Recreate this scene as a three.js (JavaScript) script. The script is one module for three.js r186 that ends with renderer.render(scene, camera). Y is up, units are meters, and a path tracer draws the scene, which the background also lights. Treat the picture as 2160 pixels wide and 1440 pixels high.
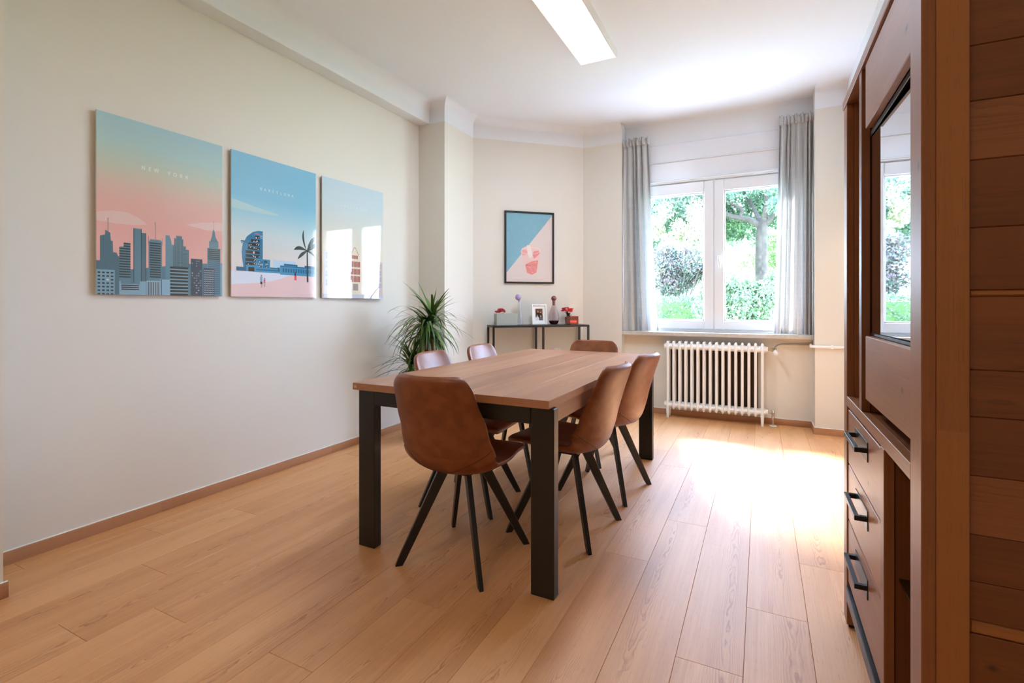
import * as THREE from 'three';
import { mergeGeometries } from 'three/addons/utils/BufferGeometryUtils.js';
import { RectAreaLightUniformsLib } from 'three/addons/lights/RectAreaLightUniformsLib.js';

// ---------------------------------------------------------------- camera, sky, sun, exposure
const scene = new THREE.Scene();
const CX = 1080, CY = 642.8, FOC = 1045, YAW = THREE.MathUtils.degToRad(26.72);
const camera = new THREE.PerspectiveCamera(2 * Math.atan(720 / FOC) * 180 / Math.PI, 1.5, 0.05, 200);
camera.position.set(0, 1.13, 0);
camera.rotation.set(0, YAW, 0);
camera.setViewOffset(2160, 1440, 0, 720 - CY, 2160, 1440);      // shifted lens: verticals stay upright
const renderer = new THREE.WebGLRenderer({ antialias: true });
renderer.toneMapping = THREE.LinearToneMapping;
renderer.toneMappingExposure = 1.36;
renderer.shadowMap.enabled = true;
RectAreaLightUniformsLib.init();

// a bright, slightly veiled summer sky (even round the horizon)
const SKY = 22;
{
  const w = 64, h = 64, d = new Float32Array(w * h * 4);
  for (let y = 0; y < h; y++) for (let x = 0; x < w; x++) {
    const e = Math.max(0, (y + 0.5) / h * 2 - 1), k = Math.pow(e, 0.6), i = (y * w + x) * 4;
    d[i] = SKY * (0.82 - 0.38 * k); d[i + 1] = SKY * (0.98 - 0.24 * k); d[i + 2] = SKY * (1.27 + 0.06 * k); d[i + 3] = 1;
  }
  const t = new THREE.DataTexture(d, w, h, THREE.RGBAFormat, THREE.FloatType);
  t.mapping = THREE.EquirectangularReflectionMapping; t.magFilter = THREE.LinearFilter; t.needsUpdate = true;
  scene.background = t;
}
// sun outside, high behind the garden trees, veiled so that its shadows are soft
const sun = new THREE.DirectionalLight(new THREE.Color(0.97, 1, 1.02), 26);
sun.position.set(-0.75 * 12 - 0.4, 1.55 * 12 + 1, -1.6 * 12 - 5);
sun.target.position.set(-0.4, 1, -5);
sun.castShadow = true; sun.shadow.radius = 22;
sun.shadow.mapSize.set(2048, 2048);
Object.assign(sun.shadow.camera, { left: -9, right: 9, top: 9, bottom: -9, near: 0.5, far: 60 });
scene.add(sun, sun.target);
const LED = 28, LED_UNSEEN = 7, SPOT = 0.5;                           // strengths of the lamps built below

// ---------------------------------------------------------------- helpers
const V3 = (x, y, z) => new THREE.Vector3(x, y, z);
const names = {};
function numbered(n) { const k = names[n] = (names[n] ?? -1) + 1; return k ? n + '_' + String(k).padStart(3, '0') : n; }
function rng(seed) { let s = seed >>> 0; return () => { s = (s + 0x6d2b79f5) >>> 0; let t = Math.imul(s ^ (s >>> 15), 1 | s); t = (t + Math.imul(t ^ (t >>> 7), 61 | t)) ^ t; return ((t ^ (t >>> 14)) >>> 0) / 4294967296; }; }
function tag(o, label, category, group) { o.userData.label = label; if (category) o.userData.category = category; if (group) o.userData.group = group; return o; }
function thing(name, label, category, pos = [0, 0, 0], turn = 0, group) {
  const o = new THREE.Group(); o.name = numbered(name); o.position.set(...pos); o.rotation.y = turn; scene.add(o);
  return tag(o, label, category, group);
}
function mesh(name, geo, mat, parent = scene) {
  const m = new THREE.Mesh(Array.isArray(geo) ? merge(geo) : geo, mat);
  m.name = parent === scene ? numbered(name) : name;
  m.castShadow = m.receiveShadow = true; parent.add(m); return m;
}
function struct(name, geo, mat, parent = scene) { const m = mesh(name, geo, mat, parent); if (parent === scene) m.userData.kind = 'structure'; return m; }
function merge(list) {
  return mergeGeometries(list.map((g) => { g = g.index ? g.toNonIndexed() : g; for (const k of Object.keys(g.attributes)) if (!['position', 'normal', 'uv'].includes(k)) g.deleteAttribute(k); return g; }));
}
// box with chamfered edges, centred; uv in metres, v along the grain axis
function bev(w, h, d, b = 0.002, grain = 1, off = [0, 0]) {
  const H = [w / 2, h / 2, d / 2]; b = Math.min(b, w * 0.3, h * 0.3, d * 0.3);
  const P = [], key = (a, s) => { const v = s.map((q, i) => q * (H[i] - (i === a ? 0 : b))); return v; };
  const polys = [];
  for (let a = 0; a < 3; a++) for (const s of [-1, 1]) {
    const p = (a + 1) % 3, q = (a + 2) % 3, c = [];
    for (const [i, j] of [[-1, -1], [1, -1], [1, 1], [-1, 1]]) { const g = [0, 0, 0]; g[a] = s; g[p] = i; g[q] = j; c.push(key(a, g)); }
    polys.push(c);
  }
  if (b > 0) {
    for (let a = 0; a < 3; a++) { const p = (a + 1) % 3, q = (a + 2) % 3; for (const i of [-1, 1]) for (const j of [-1, 1]) {
      const lo = [0, 0, 0], hi = [0, 0, 0]; lo[a] = -1; hi[a] = 1; lo[p] = hi[p] = i; lo[q] = hi[q] = j;
      polys.push([key(p, lo), key(p, hi), key(q, hi), key(q, lo)]);
    } }
    for (const i of [-1, 1]) for (const j of [-1, 1]) for (const k of [-1, 1]) polys.push([key(0, [i, j, k]), key(1, [i, j, k]), key(2, [i, j, k])]);
  }
  const pos = [], nor = [], uv = [], A = V3(), B = V3(), C = V3();
  for (let c of polys) {
    A.set(...c[0]); B.set(...c[1]).sub(A); C.set(...c[2]).sub(A); const n = B.cross(C).normalize();
    if (n.dot(A) < 0) { c = c.slice().reverse(); n.negate(); }
    const an = [Math.abs(n.x), Math.abs(n.y), Math.abs(n.z)], ax = an.indexOf(Math.max(...an));
    const va = ax === grain ? (grain + 1) % 3 : grain, ua = 3 - ax - va;
    for (let t = 1; t < c.length - 1; t++) for (const v of [c[0], c[t], c[t + 1]]) { pos.push(...v); nor.push(n.x, n.y, n.z); uv.push(v[ua] + H[ua] + off[0], v[va] + H[va] + off[1]); }
  }
  const g = new THREE.BufferGeometry();
  g.setAttribute('position', new THREE.Float32BufferAttribute(pos, 3)); g.setAttribute('normal', new THREE.Float32BufferAttribute(nor, 3)); g.setAttribute('uv', new THREE.Float32BufferAttribute(uv, 2));
  return g;
}
// box by its limits in X, Y and depth D (z = -D)
function lim(x0, x1, y0, y1, d0, d1, b = 0.002, grain = 1, off = [0, 0]) {
  const g = bev(x1 - x0, y1 - y0, d1 - d0, b, grain, off); g.translate((x0 + x1) / 2, (y0 + y1) / 2, -(d0 + d1) / 2); return g;
}
function cyl(r0, r1, h, x, y, z, seg = 20) { const g = new THREE.CylinderGeometry(r1, r0, h, seg); g.translate(x, y + h / 2, z); return g; }
function rod(a, b, r, seg = 12) { const A = V3(...a), B = V3(...b), g = new THREE.CylinderGeometry(r, r, A.distanceTo(B), seg); g.applyQuaternion(new THREE.Quaternion().setFromUnitVectors(V3(0, 1, 0), B.clone().sub(A).normalize())); g.translate(...A.add(B).multiplyScalar(0.5).toArray()); return g; }
function tube(pts, r, n = 40, seg = 10, closed = false) { return new THREE.TubeGeometry(new THREE.CatmullRomCurve3(pts.map((p) => Array.isArray(p) ? V3(...p) : p), closed), n, r, seg, closed); }
function lathe(pts, seg = 40) { return new THREE.LatheGeometry(pts.map((p) => new THREE.Vector2(...p)), seg); }
// vertical prism over a plan polygon of [X, D] points
function prism(plan, y0, y1) {
  const s = new THREE.Shape(plan.map(([x, d]) => new THREE.Vector2(x, d)));
  const g = new THREE.ExtrudeGeometry(s, { depth: y1 - y0, bevelEnabled: false });
  g.rotateX(-Math.PI / 2); g.translate(0, y0, 0); return g;
}
// grid surface from f(u, v) -> [x, y, z, s, t]
function sheet(nu, nv, f) {
  const pos = [], uv = [], idx = [];
  for (let i = 0; i <= nu; i++) for (let j = 0; j <= nv; j++) { const p = f(i / nu, j / nv); pos.push(p[0], p[1], p[2]); uv.push(p[3] ?? i / nu, p[4] ?? j / nv); }
  for (let i = 0; i < nu; i++) for (let j = 0; j < nv; j++) { const a = i * (nv + 1) + j, b = a + nv + 1; idx.push(a, b, a + 1, b, b + 1, a + 1); }
  const g = new THREE.BufferGeometry(); g.setAttribute('position', new THREE.Float32BufferAttribute(pos, 3)); g.setAttribute('uv', new THREE.Float32BufferAttribute(uv, 2)); g.setIndex(idx); g.computeVertexNormals(); return g;
}

// ---------------------------------------------------------------- noise and textures
const hash = (x, y, s) => { let h = Math.imul(x | 0, 374761393) ^ Math.imul(y | 0, 668265263) ^ Math.imul(s | 0, 2147483647 ^ 0x5bd1e995); h = Math.imul(h ^ (h >>> 13), 1274126177); return ((h ^ (h >>> 16)) >>> 0) / 4294967296; };
function vn(x, y, s = 0) { const i = Math.floor(x), j = Math.floor(y), a = x - i, b = y - j, u = a * a * (3 - 2 * a), v = b * b * (3 - 2 * b); const p = hash(i, j, s), q = hash(i + 1, j, s), r = hash(i, j + 1, s), t = hash(i + 1, j + 1, s); return p + (q - p) * u + (r - p + (p - q - r + t) * u) * v; }
const fbm = (x, y, s = 0, o = 4) => { let a = 0, k = 0.5; for (let i = 0; i < o; i++) { a += k * vn(x, y, s + i * 17); x *= 2.03; y *= 2.03; k *= 0.5; } return a / (1 - Math.pow(0.5, o)); };
const mix = (a, b, t) => a + (b - a) * t, mix3 = (a, b, t) => [mix(a[0], b[0], t), mix(a[1], b[1], t), mix(a[2], b[2], t)], sst = (a, b, x) => { x = Math.min(1, Math.max(0, (x - a) / (b - a))); return x * x * (3 - 2 * x); };
function tex(w, h, mw, mh, fn, srgb = true) {
  const d = new Uint8Array(w * h * 4);
  for (let y = 0; y < h; y++) for (let x = 0; x < w; x++) { const c = fn((x + 0.5) / w * mw, (y + 0.5) / h * mh), i = (y * w + x) * 4; for (let k = 0; k < 3; k++) d[i + k] = Math.max(0, Math.min(255, c[k] * 255)); d[i + 3] = 255; }
  const t = new THREE.DataTexture(d, w, h); t.wrapS = t.wrapT = THREE.RepeatWrapping; t.repeat.set(1 / mw, 1 / mh); t.magFilter = THREE.LinearFilter; if (srgb) t.colorSpace = THREE.SRGBColorSpace; t.needsUpdate = true; return t;
}
const rgb = (s) => { const n = parseInt(s.slice(1), 16); return [(n >> 16) / 255, (n >> 8 & 255) / 255, (n & 255) / 255]; };
// flat-sawn timber: arches of the year rings where the cut slopes, straight lines elsewhere
function timber({ w, seed, light, dark, deep, pitch = 0.0065, arch = 0.5, line = 0.5, streak = 0.3, knots = [] }) {
  const ph = seed * 1.7;
  return (u, v) => {
    let x = u - w * (0.5 + 0.22 * Math.sin(ph)) + 0.03 * (fbm(v * 1.6, 3, seed, 3) - 0.5) + 0.007 * (fbm(v * 9, u * 20, seed + 3, 3) - 0.5), bend = 0;
    for (const [ku, kv, kr] of knots) { const dx = u - ku, dv = (v - kv) * 0.55, q = Math.exp(-(dx * dx + dv * dv) / (kr * kr * 5)); bend += q * kr * 2.2; }
    const dep = 0.012 + 0.05 * arch * (0.5 + 0.5 * Math.sin(v * 3.1 / Math.max(arch, 0.3) * 0.55 + ph)) + 0.022 * (fbm(u * 24, v * 6.5, seed + 5, 4) - 0.5) + bend;
    const r = Math.sqrt(x * x + dep * dep), q = r / pitch + 0.5 * fbm(u * 40, v * 3, seed + 9, 2), f = q - Math.floor(q);
    const heart = 0.16 + 0.84 * Math.exp(-x * x / 0.0018), late = Math.pow(f, 5) * (1 - sst(0.92, 1, f)) * heart * sst(0.3, 0.72, fbm(u * 16, v * 4, seed + 21, 3)) * 1.3;
    const fib = vn(u * 1300, v * 22, seed + 31), fine = 0.6 * vn(u * 330, v * 5, seed + 37) + 0.4 * vn(u * 120, v * 2.2, seed + 38), tone = fbm(u * 11, v * 1.3, seed + 41, 3);
    let c = mix3(light, dark, Math.min(1, Math.max(0, (tone - 0.35) * streak * 2.4 + line * late * 1.1 + (fine - 0.5) * 0.5 * (0.4 + streak))));
    const pore = sst(0.8, 0.98, fib) * 0.22 + late * line * 0.25; c = mix3(c, deep, Math.min(0.8, pore));
    for (const [ku, kv, kr] of knots) { const dx = u - ku, dv = (v - kv) * 0.7, q2 = Math.sqrt(dx * dx + dv * dv) / kr; c = mix3(c, deep, Math.exp(-q2 * q2 * 1.4) * 0.85); }
    return c;
  };
}
const std = (o) => new THREE.MeshStandardMaterial(o), phy = (o) => new THREE.MeshPhysicalMaterial(o);
const lin = (s) => new THREE.Color(s);

// ---------------------------------------------------------------- materials
const M = {};
{
  const speck = tex(256, 256, 0.6, 0.6, (u, v) => { const k = 0.5 + 0.25 * (fbm(u * 160, v * 160, 3, 3) - 0.5) + 0.5 * (fbm(u * 25, v * 25, 8, 2) - 0.5); return [k, k, k]; }, false);
  M.cream = std({ color: lin('#e7e1d5'), roughness: 0.75, bumpMap: speck, bumpScale: 0.0006 });
  M.white = std({ color: lin('#eff2f5'), roughness: 0.7, bumpMap: speck, bumpScale: 0.0005 });
  M.ceiling = std({ color: lin('#f0f3f6'), roughness: 0.8 });
  M.caulk = std({ color: lin('#f2f2ee'), roughness: 0.5 });
  M.pvc = phy({ color: lin('#eceef2'), roughness: 0.28, specularIntensity: 1 });
  M.enamel = phy({ color: lin('#f8f8f6'), roughness: 0.3 });
  M.plastic = std({ color: lin('#f4f4f2'), roughness: 0.4 });
  M.brass = std({ color: lin('#b9a88a'), metalness: 1, roughness: 0.3 });
  M.chrome = std({ color: lin('#c8c6c0'), metalness: 1, roughness: 0.22 });
  M.black = phy({ color: lin('#191714'), roughness: 0.42 });
  M.blackMetal = phy({ color: lin('#141413'), roughness: 0.38 });
  M.interior = std({ color: lin('#2a1c12'), roughness: 0.8 });
  M.pane = phy({ color: 0xffffff, transmission: 1, thickness: 0, roughness: 0, ior: 1.5 });
  M.stone = std({ color: lin('#dcd8d2'), roughness: 0.35, map: tex(256, 256, 0.5, 0.5, (u, v) => { const k = 0.86 + 0.14 * fbm(u * 30, v * 30, 70, 4); return [k, k * 0.99, k * 0.97]; }) });
}
const floorMats = [];
for (let i = 0; i < 6; i++) {
  const fn = timber({ w: 0.1975, seed: 11 + i * 7, light: rgb(['#dfa56e', '#dba069', '#e1a872', '#d99e67', '#dea36c', '#d79c65'][i]), dark: rgb('#b47643'), deep: rgb('#7d4a26'), pitch: 0.0055, arch: 0.35 + 0.13 * i, line: 0.85, streak: 0.32 });
  const t = tex(256, 1408, 0.21, 1.4, fn), b = tex(128, 704, 0.21, 1.4, (u, v) => { const c = fn(u, v), k = (c[0] + c[1]) / 2; return [k, k, k]; }, false);
  floorMats.push(phy({ map: t, roughness: 0.47, ior: 1.75, bumpMap: b, bumpScale: 0.0003, specularIntensity: 1 }));
}
M.skirting = std({ map: tex(64, 512, 0.1, 1.2, timber({ w: 0.1, seed: 91, light: rgb('#bd8a64'), dark: rgb('#9b6a47'), deep: rgb('#754a2e'), arch: 0.1, line: 0.3, streak: 0.3 })), roughness: 0.5 });
const walnut = [['#985f39', '#704222', 0.4], ['#8a5029', '#613716', 0.45], ['#a56a38', '#835025', 0.35], ['#7a4520', '#532d11', 0.45]].map(([l, d, st], i) => phy({
  map: tex(256, 1024, 0.26, 1.04, timber({ w: 0.26, seed: 131 + i * 5, light: rgb(l), dark: rgb(d), deep: rgb('#3c2211'), pitch: 0.009, arch: 0.5, line: 0.4, streak: st, knots: [[[0.11, 0.52, 0.007]], [[0.07, 0.3, 0.006], [0.2, 0.82, 0.005]], [], [[0.16, 0.7, 0.009]]][i] })), roughness: 0.42 }));
const tableMats = [['#ad7a58', '#8a583b'], ['#a47050', '#805136'], ['#b48060', '#926143']].map(([l, d], i) => phy({
  map: tex(256, 1536, 0.22, 2.05, timber({ w: 0.22, seed: 171 + i * 5, light: rgb(l), dark: rgb(d), deep: rgb('#6b4329'), pitch: 0.011, arch: 0.3, line: 0.4, streak: 0.6 })), roughness: 0.36 }));
{
  const fn = (u, v) => { const k = fbm(u * 26, v * 26, 51, 4), g = vn(u * 700, v * 700, 61); return mix3(mix3(rgb('#7d4323'), rgb('#93532d'), sst(0.2, 0.8, k)), rgb('#653719'), g * 0.2); };
  M.leather = phy({ map: tex(512, 512, 0.5, 0.5, fn), roughness: 0.38, ior: 1.48, bumpMap: tex(512, 512, 0.25, 0.25, (u, v) => { const k = vn(u * 900, v * 900, 81) * 0.6 + vn(u * 300, v * 300, 82) * 0.4; return [k, k, k]; }, false), bumpScale: 0.00025 });
  M.thread = std({ color: lin('#55301a'), roughness: 0.7 });
}
M.curtain = phy({ color: lin('#e3e2df'), roughness: 0.95, transmission: 0.16, thickness: 0, map: tex(256, 256, 0.1, 0.1, (u, v) => { const k = 0.9 + 0.1 * vn(u * 1300, v * 120, 5) * vn(u * 120, v * 1300, 6) * 2 - 0.05; return [k, k, k]; }) });

// ---------------------------------------------------------------- the room
const BAND = 2.842, CEIL = 3.04, XL = -2.935, XR = 0.86;
{
  const fl = struct('floor', lim(-3.3, 1.2, -0.2, -0.012, -2.8, 5.5, 0), std({ color: lin('#6b4a30'), roughness: 0.8 }));
  const W = 0.1975, L = 1.385, start = { 0: 1.66, 1: 2.05, '-1': 2.70, '-2': 2.22, 2: 2.5 }, R = rng(5), cache = new Map();
  for (let k = -14; k <= 5; k++) {
    let d = start[k] ?? R() * L; while (d > -1.3) d -= L;
    const x = -0.247 + W * k + W / 2;
    for (; d < 5.35; d += L) {
      const end = Math.min(d + L, 5.36), len = end - d, v = Math.floor(R() * 6), flip = R() < 0.5, key = len.toFixed(3) + flip;
      if (!cache.has(key)) { const g = bev(W - 0.0008, 0.012, len - 0.0008, 0.0009, 2, [0.006, 0.004]); if (flip) g.rotateY(Math.PI); cache.set(key, g); }
      const p = mesh('plank', cache.get(key), floorMats[v], fl); p.position.set(x, -0.006, -(d + end) / 2);
    }
  }
}
struct('ceiling', lim(-3.3, 1.2, CEIL, CEIL + 0.2, -2.8, 5.6, 0), M.ceiling);
const A = [-2.648, 4.343], B = [-1.738, 5.179];                     // the slanting wall
{
  const lo = (n, plan) => struct(n, prism(plan, -0.01, BAND), M.cream), hi = (n, plan) => struct(n, prism(plan, BAND, CEIL + 0.02), M.white);
  const box = (x0, x1, d0, d1) => [[x0, d0], [x1, d0], [x1, d1], [x0, d1]];
  struct('wall_left', prism(box(-3.2, XL, 0.7, 3.95), -0.01, CEIL + 0.02), M.cream);
  struct('wall_left_return', prism(box(-3.2, -2.615, -2.7, 0.825), -0.01, CEIL + 0.02), M.cream);
  struct('beam_left', lim(XL - 0.02, -2.81, BAND, CEIL + 0.02, 0.8, 3.9, 0.004), M.white);
  const pil = [[-3.2, 3.842], [-2.638, 3.842], [-2.638, 4.36], [-3.2, 4.36]], dia = [A, B, [B[0], 5.5], [-3.2, 5.5], [-3.2, 4.343]];
  lo('wall_pier', pil); hi('trim_1', pil); lo('wall_slanted', dia); hi('trim_2', dia);
  const wl = box(-1.76, -1.315, 5.19, 5.5), wr = box(0.42, 1.2, 5.066, 5.5);
  lo('wall_window_left', wl); hi('trim_3', wl); lo('wall_window_right', wr); hi('trim_4', wr);
  struct('wall_window_below', lim(-1.33, 0.43, -0.01, 0.815, 5.31, 5.5, 0), M.cream);
  struct('wall_window_above', lim(-1.33, 0.43, 2.79, CEIL + 0.02, 5.325, 5.5, 0), M.white);
  struct('wall_window_jamb', [lim(-1.33, -1.24, 0.815, 2.8, 5.33, 5.5, 0), lim(0.38, 0.43, 0.815, 2.8, 5.33, 5.5, 0)], M.white);
  struct('wall_right', prism(box(XR, 1.1, -2.7, 5.1), -0.01, CEIL + 0.02), M.cream);
  struct('wall_back', prism(box(-2.7, 1.0, -2.8, -2.6), -0.01, CEIL + 0.02), M.cream);
}
// plan line of the walls under the ceiling; coving sweeps along it
function sweepPlan(path, prof, y) {
  const n = path.length, seg = [], off = [];
  for (let i = 0; i < n - 1; i++) { const dx = path[i + 1][0] - path[i][0], dd = path[i + 1][1] - path[i][1], l = Math.hypot(dx, dd); seg.push([dd / l, -dx / l]); }
  for (let i = 0; i < n; i++) { const a = seg[Math.max(0, i - 1)], b = seg[Math.min(n - 2, i)], mx = a[0] + b[0], md = a[1] + b[1], k = 2 / (mx * mx + md * md); off.push([mx * k, md * k]); }
  const list = [];
  for (let i = 0; i < n - 1; i++) list.push(sheet(1, prof.length - 1, (u, v) => { const j = Math.round(v * (prof.length - 1)), k = i + Math.round(u), [o, h] = prof[j]; return [path[k][0] + off[k][0] * o, y + h, -(path[k][1] + off[k][1] * o)]; }));
  return merge(list);
}
{
  const cove = (r) => { const p = []; for (let i = 0; i <= 10; i++) { const a = i / 10 * Math.PI / 2; p.push([r - r * Math.cos(a), -r + r * Math.sin(a)]); } return p; };
  const room = [[-2.81, 0.825], [-2.81, 3.842], [-2.638, 3.842], [-2.638, 4.352], [-1.735, 5.19], [-1.315, 5.19]];
  struct('trim_5', sweepPlan(room, cove(0.09), CEIL), M.white);
  struct('trim_6', sweepPlan([[0.42, 5.066], [XR, 5.066]], cove(0.06), CEIL), M.white);
  struct('trim_7', sweepPlan([[-1.315, 5.325], [0.42, 5.325]], cove(0.035), CEIL), M.white);
  const foot = [[0, 0.058], [0.01, 0.058], [0.012, 0.056], [0.012, 0], [0, 0]];
  const base = (n, path) => struct(n, sweepPlan(path, foot, 0), M.skirting);
  const uvFix = (m, path) => { const p = m.geometry.attributes.position, uv = m.geometry.attributes.uv; for (let i = 0; i < p.count; i++) uv.setXY(i, p.getY(i), p.getX(i) * 0.7 + p.getZ(i)); };
  const line = [[0, 0.0615], [0.006, 0.0605], [0.0085, 0.058], [0, 0.058]];
  for (const [n, path] of [['baseboard_left', [[XL, 0.825], [XL, 3.842], [-2.638, 3.842], [-2.638, 4.352], [-1.735, 5.19], [-1.315, 5.19], [-1.315, 5.31], [0.42, 5.31], [0.42, 5.066], [XR, 5.066]]], ['baseboard_return', [[-2.615, -2.6], [-2.615, 0.837]]]]) {
    const m = base(n, path); uvFix(m); mesh('caulk_line', sweepPlan(path, line, 0), M.caulk, m);
  }
}
// unseen duct with spotlights behind the cabinet, placed for the highlights in the posters
struct('unseen_duct_8', lim(0.655, XR + 0.02, 2.14, CEIL + 0.01, 3.45, 5.07, 0.003), M.white);
function spotlight(x, y, d, label, power, r = 0.04) {
  const t = thing('unseen_spotlight', label, 'spotlight', [x, y, -d], 0);
  mesh('ring', lathe([[r, 0.004], [r, -0.003], [r * 1.25, -0.004], [r * 1.4, 0], [r * 1.4, 0.004]]), M.plastic, t);
  const e = mesh('bulb', new THREE.CircleGeometry(r, 24), std({ color: 0xffffff, emissive: new THREE.Color(1, 0.9, 0.75), emissiveIntensity: 20 }), t); e.rotation.x = Math.PI / 2; e.position.y = 0.001;
  const s = new THREE.SpotLight(new THREE.Color(1, 0.86, 0.68), power, 0, 0.95, 0.7, 2); s.position.set(0, -0.012, 0); s.target.position.set(0, -1, 0); s.castShadow = true; s.shadow.radius = 2; t.add(s, s.target);
  return t;
}
spotlight(0.735, 2.14, 3.72, 'small unseen spotlight in the boxed-in duct, the one nearest the cabinet', SPOT);
spotlight(0.735, 2.14, 4.19, 'small unseen spotlight in the middle of the row in the boxed-in duct', SPOT);
spotlight(0.735, 2.14, 4.685, 'small unseen spotlight in the boxed-in duct, nearest the window wall', SPOT);

// ---------------------------------------------------------------- ceiling light
function ledPanel(x0, x1, d0, d1, label, power, warm) {
  const t = thing('ceiling_light', label, 'ceiling light', [(x0 + x1) / 2, CEIL, -(d0 + d1) / 2]);
  const w = x1 - x0, l = d1 - d0, y = -0.075, e = 0.008;
  mesh('housing', [bev(w, 0.068, e, 0.001).translate(0, y + 0.041, l / 2 - e / 2), bev(w, 0.068, e, 0.001).translate(0, y + 0.041, -l / 2 + e / 2), bev(e, 0.068, l - 2 * e, 0.001).translate(w / 2 - e / 2, y + 0.041, 0), bev(e, 0.068, l - 2 * e, 0.001).translate(-w / 2 + e / 2, y + 0.041, 0), bev(w - 2 * e, 0.01, l - 2 * e, 0).translate(0, -0.006, 0)], M.plastic, t);
  mesh('diffuser', bev(w - 2 * e, 0.006, l - 2 * e, 0.001).translate(0, y + 0.012, 0), std({ color: 0xffffff, emissive: new THREE.Color(1, 0.98, 0.95), emissiveIntensity: 1.6 }), t);
  const a = new THREE.RectAreaLight(warm, power, w - 2 * e, l - 2 * e); a.position.set(0, y + 0.006, 0); a.rotation.x = -Math.PI / 2; t.add(a); return t;
}
ledPanel(-1.245, -0.963, 2.45, 3.65, 'long white panel light glowing on the ceiling above the dining table', LED, new THREE.Color(0.77, 0.95, 1.18));
ledPanel(-1.245, -0.963, -1.6, 0.4, 'unseen warm white panel light on the ceiling, lighting the near half of the room', LED_UNSEEN, new THREE.Color(1, 0.74, 0.46));  // out of view, placed to light the near half warmly

// ---------------------------------------------------------------- window
{
  const t = thing('window_1', 'white two-casement window looking out on a leafy garden', 'window', [0, 0, 0]); t.userData.kind = 'structure';
  delete t.userData.category;
  const D0 = 5.335, D1 = 5.4, x0 = -1.24, x1 = 0.38, y0 = 0.855, y1 = 2.41, mid = -0.423;
  mesh('frame', [lim(x0, x0 + 0.06, y0, y1, D0, D1 + 0.01, 0.004), lim(x1 - 0.06, x1, y0, y1, D0, D1 + 0.01, 0.004), lim(x0, x1, y1 - 0.03, y1, D0 - 0.012, D1 + 0.01, 0.004), lim(x0, x1, y0, y0 + 0.045, D0, D1 + 0.01, 0.004)], M.pvc, t);
  const sash = (a, b, name) => {
    const ya = 0.885, yb = 2.375, s = 0.092, ga = a + s, gb = b - s, gy0 = 0.972, gy1 = 2.262;
    const m = mesh('sash', [lim(a, ga, ya, yb, D0 - 0.02, D1, 0.006), lim(gb, b, ya, yb, D0 - 0.02, D1, 0.006), lim(ga - 0.002, gb + 0.002, ya, gy0, D0 - 0.02, D1, 0.006), lim(ga - 0.002, gb + 0.002, gy1, yb, D0 - 0.02, D1, 0.006),
      ...[[ga, ga + 0.012, gy0, gy1], [gb - 0.012, gb, gy0, gy1], [ga, gb, gy0, gy0 + 0.012], [ga, gb, gy1 - 0.012, gy1]].map(([p, q, r, u]) => lim(p, q, r, u, D0 - 0.008, D0 + 0.03, 0.004))], M.pvc, t);
    const g = mesh('pane', new THREE.PlaneGeometry(gb - ga, gy1 - gy0), M.pane, m); g.position.set((ga + gb) / 2, (gy0 + gy1) / 2, -(D0 + 0.03)); g.castShadow = false;
    return m;
  };
  sash(-1.19, mid - 0.0015); const s2 = sash(mid + 0.0015, 0.335);
  mesh('handle', [bev(0.026, 0.066, 0.01, 0.003).translate(-0.376, 1.59, -(D0 - 0.026)), rod([-0.376, 1.605, -(D0 - 0.03)], [-0.376, 1.605, -(D0 - 0.065)], 0.008), bev(0.019, 0.13, 0.012, 0.004).rotateZ(0.12).translate(-0.372, 1.552, -(D0 - 0.066))], M.plastic, s2);
  const b = thing('shutter_box', 'white panelled roller shutter box above the window, between the curtains', 'shutter box', [0, 0, 0]);
  const px0 = -1.238, px1 = 0.378;
  mesh('panel', lim(px0, px1, 2.612, 2.79, 5.312, 5.4, 0.004), M.pvc, b); mesh('panel', lim(px0, px1, 2.412, 2.604, 5.312, 5.4, 0.004), M.pvc, b);
  mesh('moulding', [lim(px0, px1, 2.601, 2.614, 5.298, 5.33, 0.004)], M.pvc, b); mesh('moulding', [lim(px0, px1, 2.398, 2.414, 5.29, 5.35, 0.004), lim(px0, px1, 2.386, 2.399, 5.3, 5.35, 0.003)], M.pvc, b);
}
struct('windowsill', lim(-1.314, 0.419, 0.816, 0.856, 5.19, 5.42, 0.005, 0), M.stone);

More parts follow.
